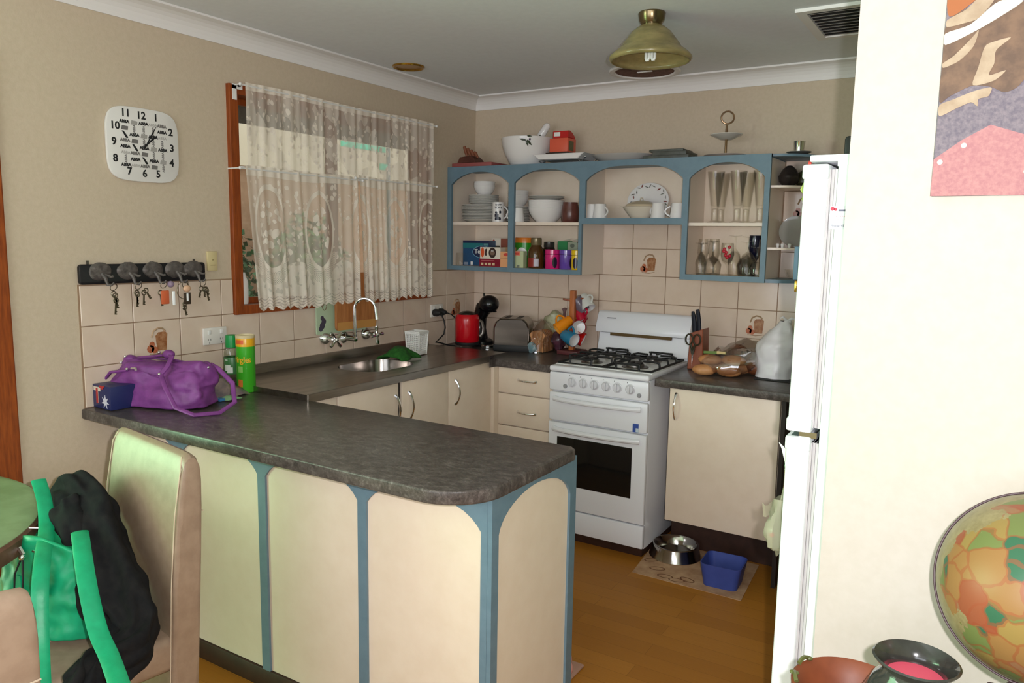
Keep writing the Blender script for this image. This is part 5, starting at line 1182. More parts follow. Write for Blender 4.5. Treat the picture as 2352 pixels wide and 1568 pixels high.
# ------------------------------------------------------------------ rounded end shelves
e = lone(MB().lathe([(0, 0), (.02, 0), (.045, .025), (.05, .05), (.03, .085), (.012, .1), (0, .102)], (1.925, -.13, 1.812), 24), 'dark_jug', noisy('jug_brown', rgb(52, 44, 40), rgb(38, 32, 30), 20, .3), 'dark domed ornament on the upper end shelf of the hutch', 'ornament', (1.925, -.13, 1.812))
e = lone(MB().lathe([(0, 0), (.02, 0), (.04, .02), (.042, .04), (.028, .07), (.01, .08), (0, .081)], (1.985, -.085, 1.812), 24), 'dark_bowl', noisy('olive_glaze', rgb(70, 66, 40), rgb(52, 48, 30), 20, .3), 'small olive ornament behind the dark domed one', 'ornament', (1.985, -.085, 1.812))
e = lone(MB().lathe([(0, .004), (.06, .004), (.075, .012), (.076, .014), (.06, .008), (0, .008)], M=Matrix.Translation((1.965, -.10, 1.60)) @ Matrix.Rotation(R(76), 4, 'X') @ Matrix.Rotation(R(0), 4, 'Z'), seg=32), 'glass_plate', pm('grey_plate', rgb(150, 146, 138), .15), 'grey round plate standing on the middle end shelf of the hutch', 'plate', (1.965, -.10, 1.522))
for i, (x, lab) in enumerate(((1.90, 'left'), (1.922, 'middle'), (1.955, 'right'))):
    lone(MB().lathe([(0, 0), (.006, 0), (.009, .016), (.007, .02), (0, .02)], (x, -.17, 1.522), 12), 'egg_cup', plast_m, 'tiny white cup, %s of the three on the middle end shelf' % lab, 'cup', (x, -.17, 1.522), group='tiny cups on the end shelf')
e = lone(MB().lathe([(0, 0), (.03, 0), (.05, .03), (.052, .045), (.048, .045), (.028, .006), (0, .006)], (1.975, -.10, 1.372), 24), 'glass_bowl', tglass_m, 'clear glass bowl on the lowest end shelf of the hutch', 'bowl', (1.975, -.10, 1.372))
# ------------------------------------------------------------------ on top of the hutch
e = thing('knife_set', 'low wooden block of brown handled knives on the left end of the hutch top', 'knife block', (.10, -.14, HT+.021))
MB().prism([(.055, HT+.022), (.185, HT+.022), (.178, HT+.042), (.15, HT+.065), (.075, HT+.058)], 'y', -.27, -.17, .003, 1).build('block', noisy('block_dark', rgb(92, 50, 38), rgb(74, 38, 28), 20, .5), e)
for i in range(4):
    x = .075+.024*i
    MB().tube([(x+.025, -.22, HT+.055), (x+.008, -.22, HT+.095-.005*i), (x-.002, -.22, HT+.125-.012*i)], [.006, .0105, .009], 8).build('knife_handle', pm('handle_brown', rgb(128, 74, 50), .5), e)
e = lone(MB().box(.03, .31, -.285, -.06, HT, HT+.022, .003), 'pink_tray', pm('tray_pink', rgb(146, 78, 76), .5), 'reddish flat tray under the knife block on the hutch top', 'tray', (.165, -.13, HT))
e = thing('mortar', 'large white mortar bowl with a leaf motif on the hutch top', 'mortar', (.475, -.17, HT))
MB().lathe([(0, .002), (.085, 0), (.095, .006), (.125, .06), (.142, .11), (.148, .152), (.146, .155), (.138, .152), (.13, .11), (.10, .05), (0, .03)], (.475, -.165, HT), 40).build('bowl', porc_m, e)
lf = pm('motif_green', rgb(50, 62, 42), .3); pf = pm('motif_purple', rgb(58, 32, 70), .3)
def onbowl(mb, a, z, da, dz, w):
    pts = []
    for i in range(5):
        f = i/4; aa = R(a+da*f); zz = z+dz*f; r = .1285+.019*((zz-.06)/.092)+.0095
        pts.append((.475+r*cos(aa), -.165+r*sin(aa), HT+zz))
    mb.tube(pts, [.0015, w, w*1.1, w*.7, .001], 5)
m = MB(); onbowl(m, -62, .128, -14, .008, .0055); onbowl(m, -62, .128, 4, -.030, .005); onbowl(m, -60, .13, 10, -.028, .006); onbowl(m, -60, .15, 10, .0, .004); m.build('leaf_motif', lf, e)
MB().ball((.475+.144*cos(R(-54)), -.165+.144*sin(R(-54)), HT+.135), .007, (1, .6, 1)).build('berry_motif', pf, e)
e = thing('pestle', 'white pestle leaning in the mortar on the hutch top', 'pestle', (.5, -.15, HT+.05))
MB().tube([(.47, -.15, HT+.06), (.535, -.14, HT+.15), (.565, -.135, HT+.195), (.585, -.13, HT+.225), (.592, -.13, HT+.235)], [.028, .022, .022, .019, .010], 14).build('shaft', porc_m, e)
MB().ball((.553, -.158, HT+.168), .006, (1, .5, 1)).tube([(.553, -.158, HT+.168), (.543, -.158, HT+.155)], [.003, .001], 5).build('leaf_motif', lf, e)
e = thing('serving_dish', 'square white porcelain serving dish on a wire stand on the hutch top', 'dish', (.76, -.17, HT))
MB().prism([(.61, HT+.022), (.85, HT+.022), (.878, HT+.046), (.89, HT+.052), (.57, HT+.052), (.58, HT+.046)], 'y', -.265, -.07, .003, 1).build('dish', porc_m, e)
m = MB()
for yy in (-.24, -.10): m.tube([(.60, yy, HT+.018), (.62, yy, HT+.004), (.64, yy, HT+.02), (.84, yy, HT+.02), (.86, yy, HT+.004), (.885, yy, HT+.03)], .003, 6).ball((.885, yy, HT+.032), .006).ball((.60, yy, HT+.02), .006)
m.build('wire_stand', chrome_m, e)
e = thing('red_canister', 'red box with a curved red lid and white label above the serving dish', 'tin', (.735, -.17, HT+.053))
MB().box(.652, .764, -.22, -.12, HT+.062, HT+.140, .002).build('box', pm('tin_salmon', rgb(214, 92, 66), .35), e)
MB().box(.6515, .7645, -.2205, -.1195, HT+.062, HT+.066).box(.635, .775, -.235, -.11, HT+.053, HT+.062, .002).build('base_board', pm('tin_base', rgb(46, 34, 24), .5), e)
MB().prism([(-.215, HT+.141), (-.215, HT+.178), (-.19, HT+.182), (-.16, HT+.172), (-.135, HT+.155), (-.13, HT+.141)], 'x', .668, .764, .003, 1).build('lid', pm('tin_red', rgb(186, 28, 26), .3), e)
MB().box(.676, .715, -.2165, -.215, HT+.150, HT+.172).build('label', wh, e); MB().box(.7645, .7655, -.205, -.15, HT+.072, HT+.125).build('label', pm('tin_label', rgb(96, 92, 60), .5), e)
e = lone(MB().lathe([(0, .002), (.10, .002), (.14, .016), (.142, .018), (.10, .006), (0, .006)], M=Matrix.Translation((1.06, -.14, HT)) @ Matrix.Diagonal((1.2, .9, 2.2, 1)), seg=40), 'oval_plate', pm('plate_pale', rgb(178, 172, 166), .25), 'pale oval plate lying flat beside the serving dish', 'plate', (1.06, -.14, HT))
e = lone(MB().box(1.18, 1.42, -.26, -.05, .001, .012, .003).box(1.22, 1.40, -.24, -.06, .012, .026, .003).box(1.20, 1.38, -.23, -.08, .026, .034, .002).xf(Matrix.Translation((.045, 0, HT)) @ Matrix.Diagonal((1, 1, 1.5, 1))), 'slate_boards', noisy('slate', rgb(92, 94, 86), rgb(70, 72, 66), 20, .5), 'stack of dark grey slate boards in the centre of the hutch top', 'board', (1.3, -.15, HT))
e = thing('cake_stand', 'two tier cake stand with a ring handle on the hutch top', 'cake stand', (1.62, -.16, HT))
pl = plate_mb(.105, .012); pl.xf(Matrix.Translation((1.62, -.16, HT))); pl.build('lower_plate', pm('plate_blush', rgb(190, 172, 160), .25), e)
p2 = MB().lathe([(0, 0), (.03, 0), (.078, .022), (.079, .025), (.03, .005), (0, .005)], (1.62, -.16, HT+.09), 32); p2.build('upper_plate', plate_m, e)
stm = pm('stand_gilt', rgb(140, 112, 84), .3, .7)
MB().cyl((1.62, -.16, HT+.005), .006, .09, 10).lathe([(.004, .095), (.013, .1), (.008, .118), (.005, .15), (.004, .165)], (1.62, -.16, HT), 12).build('rod', stm, e)
MB().tube([(1.622+.028*cos(k*pi/10), -.16+.012*cos(k*pi/10), HT+.196+.030*sin(k*pi/10)) for k in range(20)], .0042, 8, cyc=True).build('ring_handle', stm, e)
e = thing('candle_holder', 'small shiny steel tumbler standing on a dark saucer on the hutch end', 'cup', (1.972, -.17, HT))
MB().lathe([(0, .001), (.03, .001), (.056, .012), (.056, .014), (.03, .006), (0, .006)], (1.972, -.17, HT), 30).build('saucer', pm('saucer_dark', rgb(90, 88, 86), .3), e)
MB().lathe([(0, .012), (.022, .012), (.026, .06), (.027, .062), (.025, .06), (0, .02)], (1.972, -.17, HT), 26).build('tumbler', chrome_m, e)
# ------------------------------------------------------------------ ceiling
e = thing('ceiling_lamp', 'bell shaped mottled glass ceiling lamp over the kitchen', 'lamp', (1.615, -1.165, H))
MB().lathe([(0, 0), (.05, 0), (.052, -.004), (.048, -.03), (.036, -.048), (0, -.048)], (1.615, -1.165, H), 30).build('ceiling_cup', pm('antique_brass', rgb(120, 104, 76), .22, .9), e)
shade = noisy('alabaster_glass', rgb(152, 138, 92), rgb(118, 108, 70), 9, .25, detail=6, stretch=(1, 1, 3))
tt_ = NT(shade); tt_.b.inputs['Transmission Weight'].default_value = 0; tt_.b.inputs['Subsurface Weight'].default_value = .1
prof = [(.036, -.045), (.05, -.052), (.075, -.072), (.095, -.098), (.108, -.115), (.118, -.13), (.142, -.148), (.156, -.162), (.158, -.170), (.150, -.178)]
MB().lathe(prof+[(r-.004, z) for r, z in prof[::-1]], (1.615, -1.165, H), 44).build('shade', shade, e, 60)
m = MB()
for dx in (-.012, .012):
    m.tube([(1.615+dx-.006, -1.165, H-.08), (1.615+dx-.006, -1.165, H-.165), (1.615+dx-.003, -1.165, H-.172), (1.615+dx+.003, -1.165, H-.172), (1.615+dx+.006, -1.165, H-.165), (1.615+dx+.006, -1.165, H-.08)], .0055, 8)
m.build('bulb_tube', pm('bulb_white', rgb(240, 240, 236), .3), e); MB().cyl((1.615, -1.165, H-.085), .02, .04, 18).build('bulb_base', plast_m, e)
e = thing('downlight', 'recessed brass ring downlight in the ceiling near the window', 'lamp', (.197, -.885, H))
MB().lathe([(.082, 0), (.082, -.003), (.078, -.006), (.068, -.004), (.064, .0), (.062, -.0005), (0, -.0005)][:4]+[(.066, -.0015), (0, -.0012)], (.197, -.885, H), 36).build('cone', pm('brass_dark', rgb(176, 134, 60), .3, .9), e)
MB().tube([(.197+.077*cos(k*pi/20), -.885+.077*sin(k*pi/20), H-.004) for k in range(40)], .0045, 8, cyc=True).build('ring', brass_m, e)
e = thing('exhaust_vent', 'round ceiling exhaust vent with a brown stained grille above the stove', 'vent', (1.21, -.245, H))
MB().tube([(1.21+.165*cos(k*pi/24), -.245+.165*sin(k*pi/24), H-.004) for k in range(48)], .012, 8, cyc=True, flat=(1.4, .7)).build('ring', corn_m, e)
m = MB().lathe([(0, -.003), (.155, -.003), (.155, -.001)], (1.21, -.245, H), 40); m.build('grille', noisy('vent_rust', rgb(112, 74, 56), rgb(84, 52, 38), 50, .8), e)
MB().box(1.17, 1.25, -.252, -.238, H-.008, H-.003, .001).build('grille_bar', corn_m, e)
e = thing('air_vent', 'white rectangular louvred air vent in the ceiling near the fridge', 'vent', (2.32, -.72, H))
fx0, fx1, fy0, fy1 = 2.09, 2.56, -.95, -.50
m = MB().box(fx0, fx1, fy0, fy0+.035, H-.012, H).box(fx0, fx1, fy1-.035, fy1, H-.012, H).box(fx0, fx0+.035, fy0+.035, fy1-.035, H-.012, H).box(fx1-.035, fx1, fy0+.035, fy1-.035, H-.012, H)
m.build('frame', corn_m, e)
for k in range(9):
    yy = fy0+.05+.042*k
    MB().prism([(yy, H-.012), (yy+.004, H-.012), (yy+.030, H-.001), (yy+.026, H-.001)], 'x', fx0+.035, fx1-.035).build('louvre', corn_m, e)
MB().box(fx0+.03, fx1-.03, fy0+.03, fy1-.03, H-.002, H-.0005).build('duct', pm('duct_dark', rgb(60, 54, 50), .9), e)
# ------------------------------------------------------------------ floor
mt = noisy('mat_cream', rgb(196, 160, 124), rgb(168, 128, 94), 12, .8)
e = thing('feeding_mat', 'thin cream pet feeding mat with brown oval prints on the floor', 'mat', (1.7, -.6, 0), R(0))
MB().prism([(1.475, -.802), (1.985, -.808), (1.955, -.385), (1.425, -.36)], 'z', .0005, .003).build('sheet', mt, e)
m = MB()
for x, y, rr in ((1.56, -.70, 20), (1.62, -.76, 5), (1.50, -.62, 40), (1.72, -.74, -15), (1.68, -.77, 10)):
    M_ = Matrix.Translation((x, y, .0032)) @ Matrix.Rotation(R(rr), 4, 'Z'); n0 = m.count()
    m.tube([(.035*cos(k*pi/9), .018*sin(k*pi/9), 0) for k in range(18)], .003, 4, cyc=True, flat=(1, .15)); m.xf(M_, n0)
m.build('oval_print', pm('print_umber', rgb(110, 70, 44), .8), e)
e = lone(MB().lathe([(0, .004), (.085, .004), (.125, 0), (.128, .004), (.120, .02), (.108, .058), (.112, .063), (.106, .064), (.100, .058), (.088, .018), (.07, .012), (0, .012)], (1.575, -.50, .003), 44), 'pet_bowl', bsteel_m, 'shiny steel pet bowl on the feeding mat beside the stove', 'bowl', (1.575, -.50, .003))
def tub():
    m = MB(); o1_ = rrect(0, 0, .075, .075, .025); o2_ = rrect(0, 0, .092, .088, .03)
    A = [m.bm.verts.new((x, y, 0)) for x, y in o1_]; B = [m.bm.verts.new((x, y, .105)) for x, y in o2_]
    C_ = [m.bm.verts.new((x*.965, y*.965, .105)) for x, y in o2_]; D = [m.bm.verts.new((x*.95, y*.95, .006)) for x, y in o1_]
    for P_, Q in ((A, B), (B, C_), (C_, D)):
        for i in range(28): m.bm.faces.new((P_[i], P_[(i+1) % 28], Q[(i+1) % 28], Q[i]))
    m.bm.faces.new(A[::-1]); m.bm.faces.new(D); return m
m = tub(); m.xf(Matrix.Translation((1.865, -.672, .003)) @ Matrix.Rotation(R(3), 4, 'Z')); e = lone(m, 'blue_tub', noisy('blue_plastic', rgb(62, 78, 150), rgb(54, 70, 138), 12, .5), 'square blue plastic tub on the feeding mat beside the steel bowl', 'tub', (1.865, -.672, .003))
e = thing('pink_slipper', 'pink slipper toe peeping out past the end of the peninsula', 'slipper', (1.60, -1.74, 0))
MB().ball((1.605, -1.745, .035), .045, (1.0, .8, .75)).ball((1.57, -1.70, .035), .05, (1, .9, .7)).build('upper', pm('slipper_pink', rgb(210, 150, 140), .8), e)
MB().box(1.53, 1.65, -1.79, -1.65, 0.0005, .012, .005).build('sole', pm('slipper_sole', rgb(180, 140, 120), .8), e)
# ------------------------------------------------------------------ dining table and chairs
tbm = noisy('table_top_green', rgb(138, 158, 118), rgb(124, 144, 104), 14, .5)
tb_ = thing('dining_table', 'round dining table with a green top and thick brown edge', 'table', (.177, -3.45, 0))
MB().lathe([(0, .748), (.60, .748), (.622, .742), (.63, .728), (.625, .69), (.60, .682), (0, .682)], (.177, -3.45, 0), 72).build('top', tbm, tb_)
MB().lathe([(.6235, .741), (.632, .734), (.632, .694), (.606, .681), (.59, .681)], (.177, -3.45, 0), 72).build('edge', noisy('table_edge_brown', rgb(110, 78, 62), rgb(90, 62, 48), 20, .45), tb_)
MB().lathe([(0, 0), (.28, 0), (.26, .04), (.09, .09), (.06, .3), (.08, .6), (.2, .682)], (.177, -3.45, 0), 30).build('pedestal', brown_m, tb_)
def chair(lab, loc, rz, group='leather dining chairs'):
    t_ = thing('dining_chair', lab, 'chair', loc, rz, group, local=True)
    w, th, zt = .228, .078, .965
    def bk(u, v):      # softly padded back, y leans a little
        return None
    m = MB()
    prof = [(-.045, .06), (-.030, .36), (-.018, .60), (0, .80), (.022, .93), (.030, .955), (.048, .967), (.066, .957), (.077, .92), (.070, .75), (.046, .36), (.028, .06)]
    # rounded slab: extrude the side profile across the width with soft shoulders
    xs = [(-w, .0), (-w+.006, .006), (-w+.022, .012), (-w*.4, .014), (w*.4, .014), (w-.022, .012), (w-.006, .006), (w, 0)]
    rows_ = []
    for x, g in xs:
        c_ = Vector((0, sum(p[0] for p in prof)/len(prof), .66)); k = .90 if g == 0 else .975 if g == .006 else 1.0
        rows_.append([m.bm.verts.new((x, c_.y+(p[0]-c_.y)*k, c_.z+(p[1]-c_.z)*(k if p[1] > .66 else 1)-(.012 if g == 0 and p[1] > .9 else 0))) for p in prof])
    for A, B in zip(rows_, rows_[1:]):
        for i in range(len(prof)): m.bm.faces.new((A[i], A[(i+1) % len(prof)], B[(i+1) % len(prof)], B[i]))
    m.bm.faces.new(rows_[0]); m.bm.faces.new(rows_[-1][::-1])
    m.build('backrest', leather_m, t_, 50, 1)
    MB().box(-w+.012, w-.012, -.44, .03, .37, .47, .022, 3).build('seat', leather_m, t_)
    MB().tube([(0, -.442, .43), (0, -.425, .4705), (0, -.2, .4712), (0, -.03, .4712)], .0018, 5).build('seat_seam', stitch_m, t_)
    for s in (-1, 1): MB().tube([(s*(w-.012), -.044, .10), (s*(w-.012), -.029, .40), (s*(w-.012), -.019, .60), (s*(w-.013), -.001, .80), (s*(w-.015), .021, .925), (s*(w-.03), .032, .953)], .0018, 5).build('piping', stitch_m, t_)
    MB().tube([(-w+.005, .0735, .80), (w-.005, .0735, .80)], .0016, 5).build('back_seam', stitch_m, t_)
    for x in (-w+.03, w-.03):
        for y in (-.40, .0): MB().prism([(x-.02, y-.02), (x+.02, y-.02), (x+.02, y+.02), (x-.02, y+.02)], 'z', 0, .38, .003, 1).build('leg', brown_m, t_)
    return t_
c1 = chair('taupe leather dining chair holding the green bag and black jacket', (.80, -2.80, 0), R(-9))
c2 = dup(c1, (1.415, -3.635, 0), 'taupe leather dining chair whose back is cut by the left frame edge', R(-92))
for ch in c2.children: BASE[ch.name] = Vector()
# black jacket heaped on the chair
e = thing('black_jacket', 'black jacket draped over the seat and back of the dining chair', 'jacket', (.85, -2.95, .47))
m = MB()
path = [(.53, -2.87, .77), (.575, -2.865, .80), (.63, -2.865, .792), (.69, -2.88, .755), (.76, -2.92, .69), (.83, -2.93, .625), (.90, -2.94, .57), (.97, -2.955, .53), (1.01, -2.99, .505), (1.02, -3.07, .495), (1.015, -3.17, .490)]
rad = [.03, .062, .078, .085, .088, .088, .082, .072, .062, .05, .03]
def cr_(P, n):
    out = []
    for i in range(len(P)-1):
        a, b, c_, d = P[max(i-1, 0)], P[i], P[i+1], P[min(i+2, len(P)-1)]
        for k in range(n):
            t2 = k/n; out.append(tuple(.5*((2*b[j])+(-a[j]+c_[j])*t2+(2*a[j]-5*b[j]+4*c_[j]-d[j])*t2*t2+(-a[j]+3*b[j]-3*c_[j]+d[j])*t2**3) for j in range(len(a))))
    return out+[tuple(P[-1])]
pr = cr_([p+(r,) for p, r in zip(path, rad)], 5)
def cloth_tube(P, rads, seg, folds, ph, flat, name):
    """draped cloth: a swept, flattened roll whose section carries running folds and ends in a cut hem"""
    mb = MB(); rings = []; n = len(P); prev = None
    for i in range(n):
        d = (Vector(P[min(i+1, n-1)])-Vector(P[max(i-1, 0)])).normalized()
        a_ = Vector((.25, 1, .1)); a_ = (a_-d*a_.dot(d)).normalized(); b_ = d.cross(a_); s_ = i/(n-1)
        ring = []
        for k in range(seg):
            t_ = 2*pi*k/seg
            f = 1+.10*sin(folds*t_+5*s_+ph)+.07*sin((folds+3)*t_-9*s_+2*ph)+.05*sin((2*folds+1)*t_+17*s_)
            q = Vector(P[i])+a_*cos(t_)*rads[i]*f*flat+b_*sin(t_)*rads[i]*f
            q.z = max(q.z, .4745)
            ring.append(mb.bm.verts.new(q))
        rings.append(ring)
    for A, B in zip(rings, rings[1:]):
        for k in range(seg): mb.bm.faces.new((A[k], A[(k+1) % seg], B[(k+1) % seg], B[k]))
    mb.bm.faces.new(rings[0][::-1]); mb.bm.faces.new(rings[-1])
    mb.noise(.016, 13, seed=ph); mb.noise(.006, 34, seed=ph+2)
    return mb.build(name, cloth_m, e, 60, 1)
path = [(.50, -2.868, .73), (.53, -2.865, .765), (.60, -2.862, .775), (.68, -2.872, .75), (.76, -2.895, .695), (.84, -2.912, .63), (.92, -2.93, .57), (.99, -2.945, .535), (1.04, -2.975, .515), (1.06, -3.04, .505), (1.08, -3.12, .50), (1.085, -3.20, .46), (1.085, -3.25, .40)]
rad = [.05, .062, .078, .088, .092, .092, .090, .080, .066, .058, .056, .056]
pr = cr_([p+(r,) for p, r in zip(path, rad)], 6)
cloth_tube([p[:3] for p in pr], [p[3] for p in pr], 56, 4, 1, .72, 'body')
sp = cr_([(.64, -2.915, .775), (.73, -2.945, .715), (.82, -2.965, .625), (.91, -2.98, .55), (.98, -3.0, .515), (1.05, -3.06, .50), (1.09, -3.15, .49)], 6)
cloth_tube([p[:3] for p in sp], [.052]*len(sp), 40, 3, 4, .8, 'sleeve')
sp = cr_([(.58, -2.90, .73), (.60, -2.90, .66), (.62, -2.90, .58), (.65, -2.90, .53)], 6)
cloth_tube([p[:3] for p in sp], [.055]*len(sp), 40, 3, 7, .6, 'lining')
# emerald bag
e = thing('green_handbag', 'emerald green leather bag with zip and buckled straps on the dining chair', 'handbag', (.70, -3.02, .47))
m = MB()
def gfn(u, v):
    a = 2*pi*u; w = .175-.035*v+.012*sin(pi*v); d = .055*(1-.45*v)+.01
    ex = .85; cx, sx = cos(a), sin(a)
    return Vector((w*abs(cx)**ex*(1 if cx >= 0 else -1)+.0, d*abs(sx)**ex*(1 if sx >= 0 else -1), .270*v-(.030 if cx > 0 else .075)*(cx**2)*v))
m.grid(56, 24, gfn, cu=True); bmesh.ops.holes_fill(m.bm, edges=[x for x in m.bm.edges if x.is_boundary], sides=0)
m.noise(.020, 14, seed=3); m.noise(.010, 34, seed=7)
Mg = Matrix.Translation((.690, -3.015, .476)) @ Matrix.Rotation(R(10), 4, 'Z') @ Matrix.Rotation(R(-4), 4, 'X')
m.xf(Mg); m.build('body', green_m, e, 60, 1)
def G(*p): return Mg @ Vector(p)
MB().tube(cr_([(0.522, -2.93, 0.836), (0.589, -2.95, 0.793), (0.663, -2.985, 0.744), (0.792, -3.06, 0.727), (0.873, -3.11, 0.686), (0.902, -3.13, 0.612), (0.937, -3.15, 0.543), (0.996, -3.18, 0.489)], 4), .019, 10, flat=(1.0, .2)).build('strap', green_m, e)
MB().tube(cr_([(.80, -2.97, .755), (.831, -2.985, .751), (.926, -3.03, .714), (.998, -3.06, .665), (1.064, -3.08, .604), (1.142, -3.1, .573), (1.247, -3.14, .56), (1.30, -3.16, .55)], 4), .021, 10, flat=(1.0, .22)).build('strap', green_m, e)
m = MB()
m.tube([G(-.02, -.062, .235), G(.0, -.064, .22)], .006, 6).ball(G(.0, -.068, .215), .009)
m.build('zip_slider', chrome_m, e)
MB().tube([G(-.004, -.07, .208), G(-.018, -.076, .17), G(-.016, -.078, .13), G(.0, -.078, .118), (G(.014, -.078, .135)), G(.010, -.074, .17), G(.004, -.07, .208)], .0026, 6).build('zip_pull', blackmat_m, e)
MB().prism([(-.01, .17), (-.012, .13), (0, .121), (.010, .133), (.006, .17)], 'y', -.079, -.075).xf(Mg).build('zip_tab', green_m, e)
MB().tube([G(.03, -.06, .235), G(.05, -.064, .235), G(.062, -.068, .22), G(.066, -.07, .195)], .004, 7).build('ring', chrome_m, e)
p0 = Vector((.635, -2.985, .725))
MB().tube([p0+RV*a+Vector((0, 0, b))+Vector((0, -.012, 0)) for a, b in ((-.03, .014), (.026, .014), (.036, .004), (.036, -.012), (.026, -.022), (-.03, -.022))], .0032, 7, cyc=True).build('buckle', chrome_m, e)
MB().box(.05, .10, -.078, -.072, .125, .195, .003).xf(Mg).build('flap', green_m, e)
MB().tube([G(.05, -.08, .127), G(.10, -.078, .133)], .0022, 5).build('flap_edge', blackmat_m, e)
# ------------------------------------------------------------------ poster on the partition
e = thing('wall_poster', 'large canvas print in brown, grey and pink on the partition wall', 'picture', (2.95, -2.275, 1.64))
px0, pz0 = 2.672, 1.639; PY = -2.262
MB().box(px0, 3.45, PY-.016, PY, pz0, 2.30, .002, 1).build('canvas', noisy('print_greyviolet', rgb(132, 120, 128), rgb(104, 95, 108), 160, .7), e)
def pp(pts, c, name='print', d=.0): return MB().prism([(px0+a, pz0+b) for a, b in pts], 'y', PY-.0168-d, PY-.016).build(name, c, e, 0)
pk = noisy('print_pink', rgb(184, 130, 130), rgb(168, 112, 118), 140, .7); br_ = noisy('print_brownish', rgb(124, 96, 78), rgb(100, 78, 66), 40, .7); bg_ = noisy('print_beige', rgb(182, 160, 138), rgb(164, 140, 118), 30, .7); wg = pm('print_pale', rgb(200, 194, 188), .7); tn = pm('print_rust', rgb(166, 98, 58), .7); dk = pm('print_dusk', rgb(112, 92, 96), .7)
def zp(L_, c, d, smooth=True):
    P = [((x-195-(1485-y)*.064)*.000285, (1485-y)*.000263) for x, y in L_]
    if smooth:
        n_ = len(P); Q = []
        for i in range(n_):
            p0_, p1_, p2_, p3_ = P[i-1], P[i], P[(i+1) % n_], P[(i+2) % n_]
            for k in range(4):
                u = k/4; Q.append(tuple(.5*(2*p1_[j]+(p2_[j]-p0_[j])*u*.8+(2*p0_[j]-5*p1_[j]+4*p2_[j]-p3_[j])*u*u*.8+(-p0_[j]+3*p1_[j]-3*p2_[j]+p3_[j])*u**3*.8+2*(p2_[j]-p1_[j])*(3*u*u-2*u**3)*.2) for j in (0, 1)))
        P = Q
    pp([(max(x, 0), max(z, 0)) for x, z in P], c, d=d)
zp([(215, 1215), (380, 1085), (545, 985), (700, 1050), (1010, 1180), (1010, 1485), (195, 1485)], pk, 0, False)
zp([(285, 240), (420, 150), (600, 60), (740, 190), (790, 300), (785, 560), (700, 725), (620, 765), (540, 720), (430, 705), (300, 770), (245, 800), (262, 500)], br_, .0002)
zp([(770, -300), (1010, -300), (1010, 480), (900, 520), (770, 620), (800, 430), (775, 230), (700, 60)], dk, .0002)
zp([(290, 0), (330, -300), (540, -300), (500, 0), (470, 90), (300, 205)], tn, .0004)
zp([(276, 320), (420, 275), (560, 150), (650, 130), (710, 160), (580, 250), (440, 330), (278, 400)], wg, .0006)
zp([(288, 225), (400, 165), (500, 60), (560, 110), (470, 235), (380, 262), (286, 275)], bg_, .0008)
zp([(505, 440), (560, 410), (650, 395), (570, 470), (560, 560), (530, 640), (625, 615), (560, 680), (440, 700), (470, 580)], bg_, .0008)
zp([(247, 825), (330, 790), (440, 745), (545, 725), (530, 785), (475, 800), (468, 850), (430, 820), (340, 860), (247, 905)], bg_, .0010)
zp([(262, 530), (330, 480), (430, 370), (470, 320), (440, 430), (360, 520), (270, 560)], bg_, .0004)
zp([(805, 945), (870, 915), (1010, 880), (1010, 1130), (825, 1090)], wg, .0006)
zp([(560, 60), (640, 50), (640, 110), (600, 140)], wg, .0012)
for a, b in ((.05, .095), (.012, .065), (.155, .043)): MB().cyl((0, 0, 0), .005, .0012, 10, M=Matrix.Translation((px0+a, PY-.0165, pz0+b)) @ Matrix.Rotation(R(90), 4, 'X')).build('print', wg, e, 0)
# ------------------------------------------------------------------ sideboard with globe and pots
e = thing('side_table', 'low brown side table carrying the globe and pots, mostly below the frame', 'table', (3.0, -2.8, 0))
MB().box(2.58, 3.5, -2.90, -2.275, .48, .52, .006).build('top', brown_m, e)
for x in (2.62, 3.46):
    for y in (-2.86, -2.315): MB().box(x-.02, x+.02, y-.02, y+.02, 0, .48, .003).build('leg', brown_m, e)
KG = 1.155; GC = CP+(Vector((2.893, -2.665, 1.032))-CP)*KG; GR = .141*KG
vd = (GC-CP).normalized(); SV = vd.cross(Vector((0, 0, 1))).normalized(); UV_ = SV.cross(vd)
gl = thing('globe', 'antique toned desk globe with orange and green countries on a curled stand', 'globe', (GC.x, GC.y, .52))
gm = pm('globe_map', rgb(214, 196, 132), .4); t = NT(gm); v = t.coord('Object')
n1 = t.noise(v, 6.5, 5, .6); n2 = t.noise(v, 60, 4, .7)
vo = t.add('ShaderNodeTexVoronoi'); vo.inputs['Scale'].default_value = 24; 
dv = t.add('ShaderNodeVectorMath', operation='ADD'); nn = t.add('ShaderNodeTexNoise'); nn.inputs['Scale'].default_value = 16; t.l.new(v, nn.inputs['Vector'])
sc_ = t.add('ShaderNodeVectorMath', operation='SCALE'); sc_.inputs['Scale'].default_value = .05; t.l.new(nn.outputs['Color'], sc_.inputs[0]); t.l.new(v, dv.inputs[0]); t.l.new(sc_.outputs[0], dv.inputs[1]); t.l.new(dv.outputs[0], vo.inputs['Vector'])
sepc = t.add('ShaderNodeSeparateColor'); t.l.new(vo.outputs['Color'], sepc.inputs[0])
country = t.ramp(sepc.outputs[0], [(0, rgb(140, 76, 50)), (.16, rgb(142, 104, 60)), (.36, rgb(104, 114, 64)), (.56, rgb(140, 116, 64)), (.74, rgb(50, 94, 68)), (.88, rgb(138, 98, 68))], 'CONSTANT')
edge_ = t.add('ShaderNodeTexVoronoi', feature='DISTANCE_TO_EDGE'); edge_.inputs['Scale'].default_value = 24; t.l.new(dv.outputs[0], edge_.inputs['Vector'])
country = t.mix(t.math('MULTIPLY', t.math('LESS_THAN', edge_.outputs['Distance'], .06), .5), country, rgb(140, 66, 40))
sea = t.ramp(n2, [(.3, rgb(124, 110, 74)), (.7, rgb(148, 134, 96))])
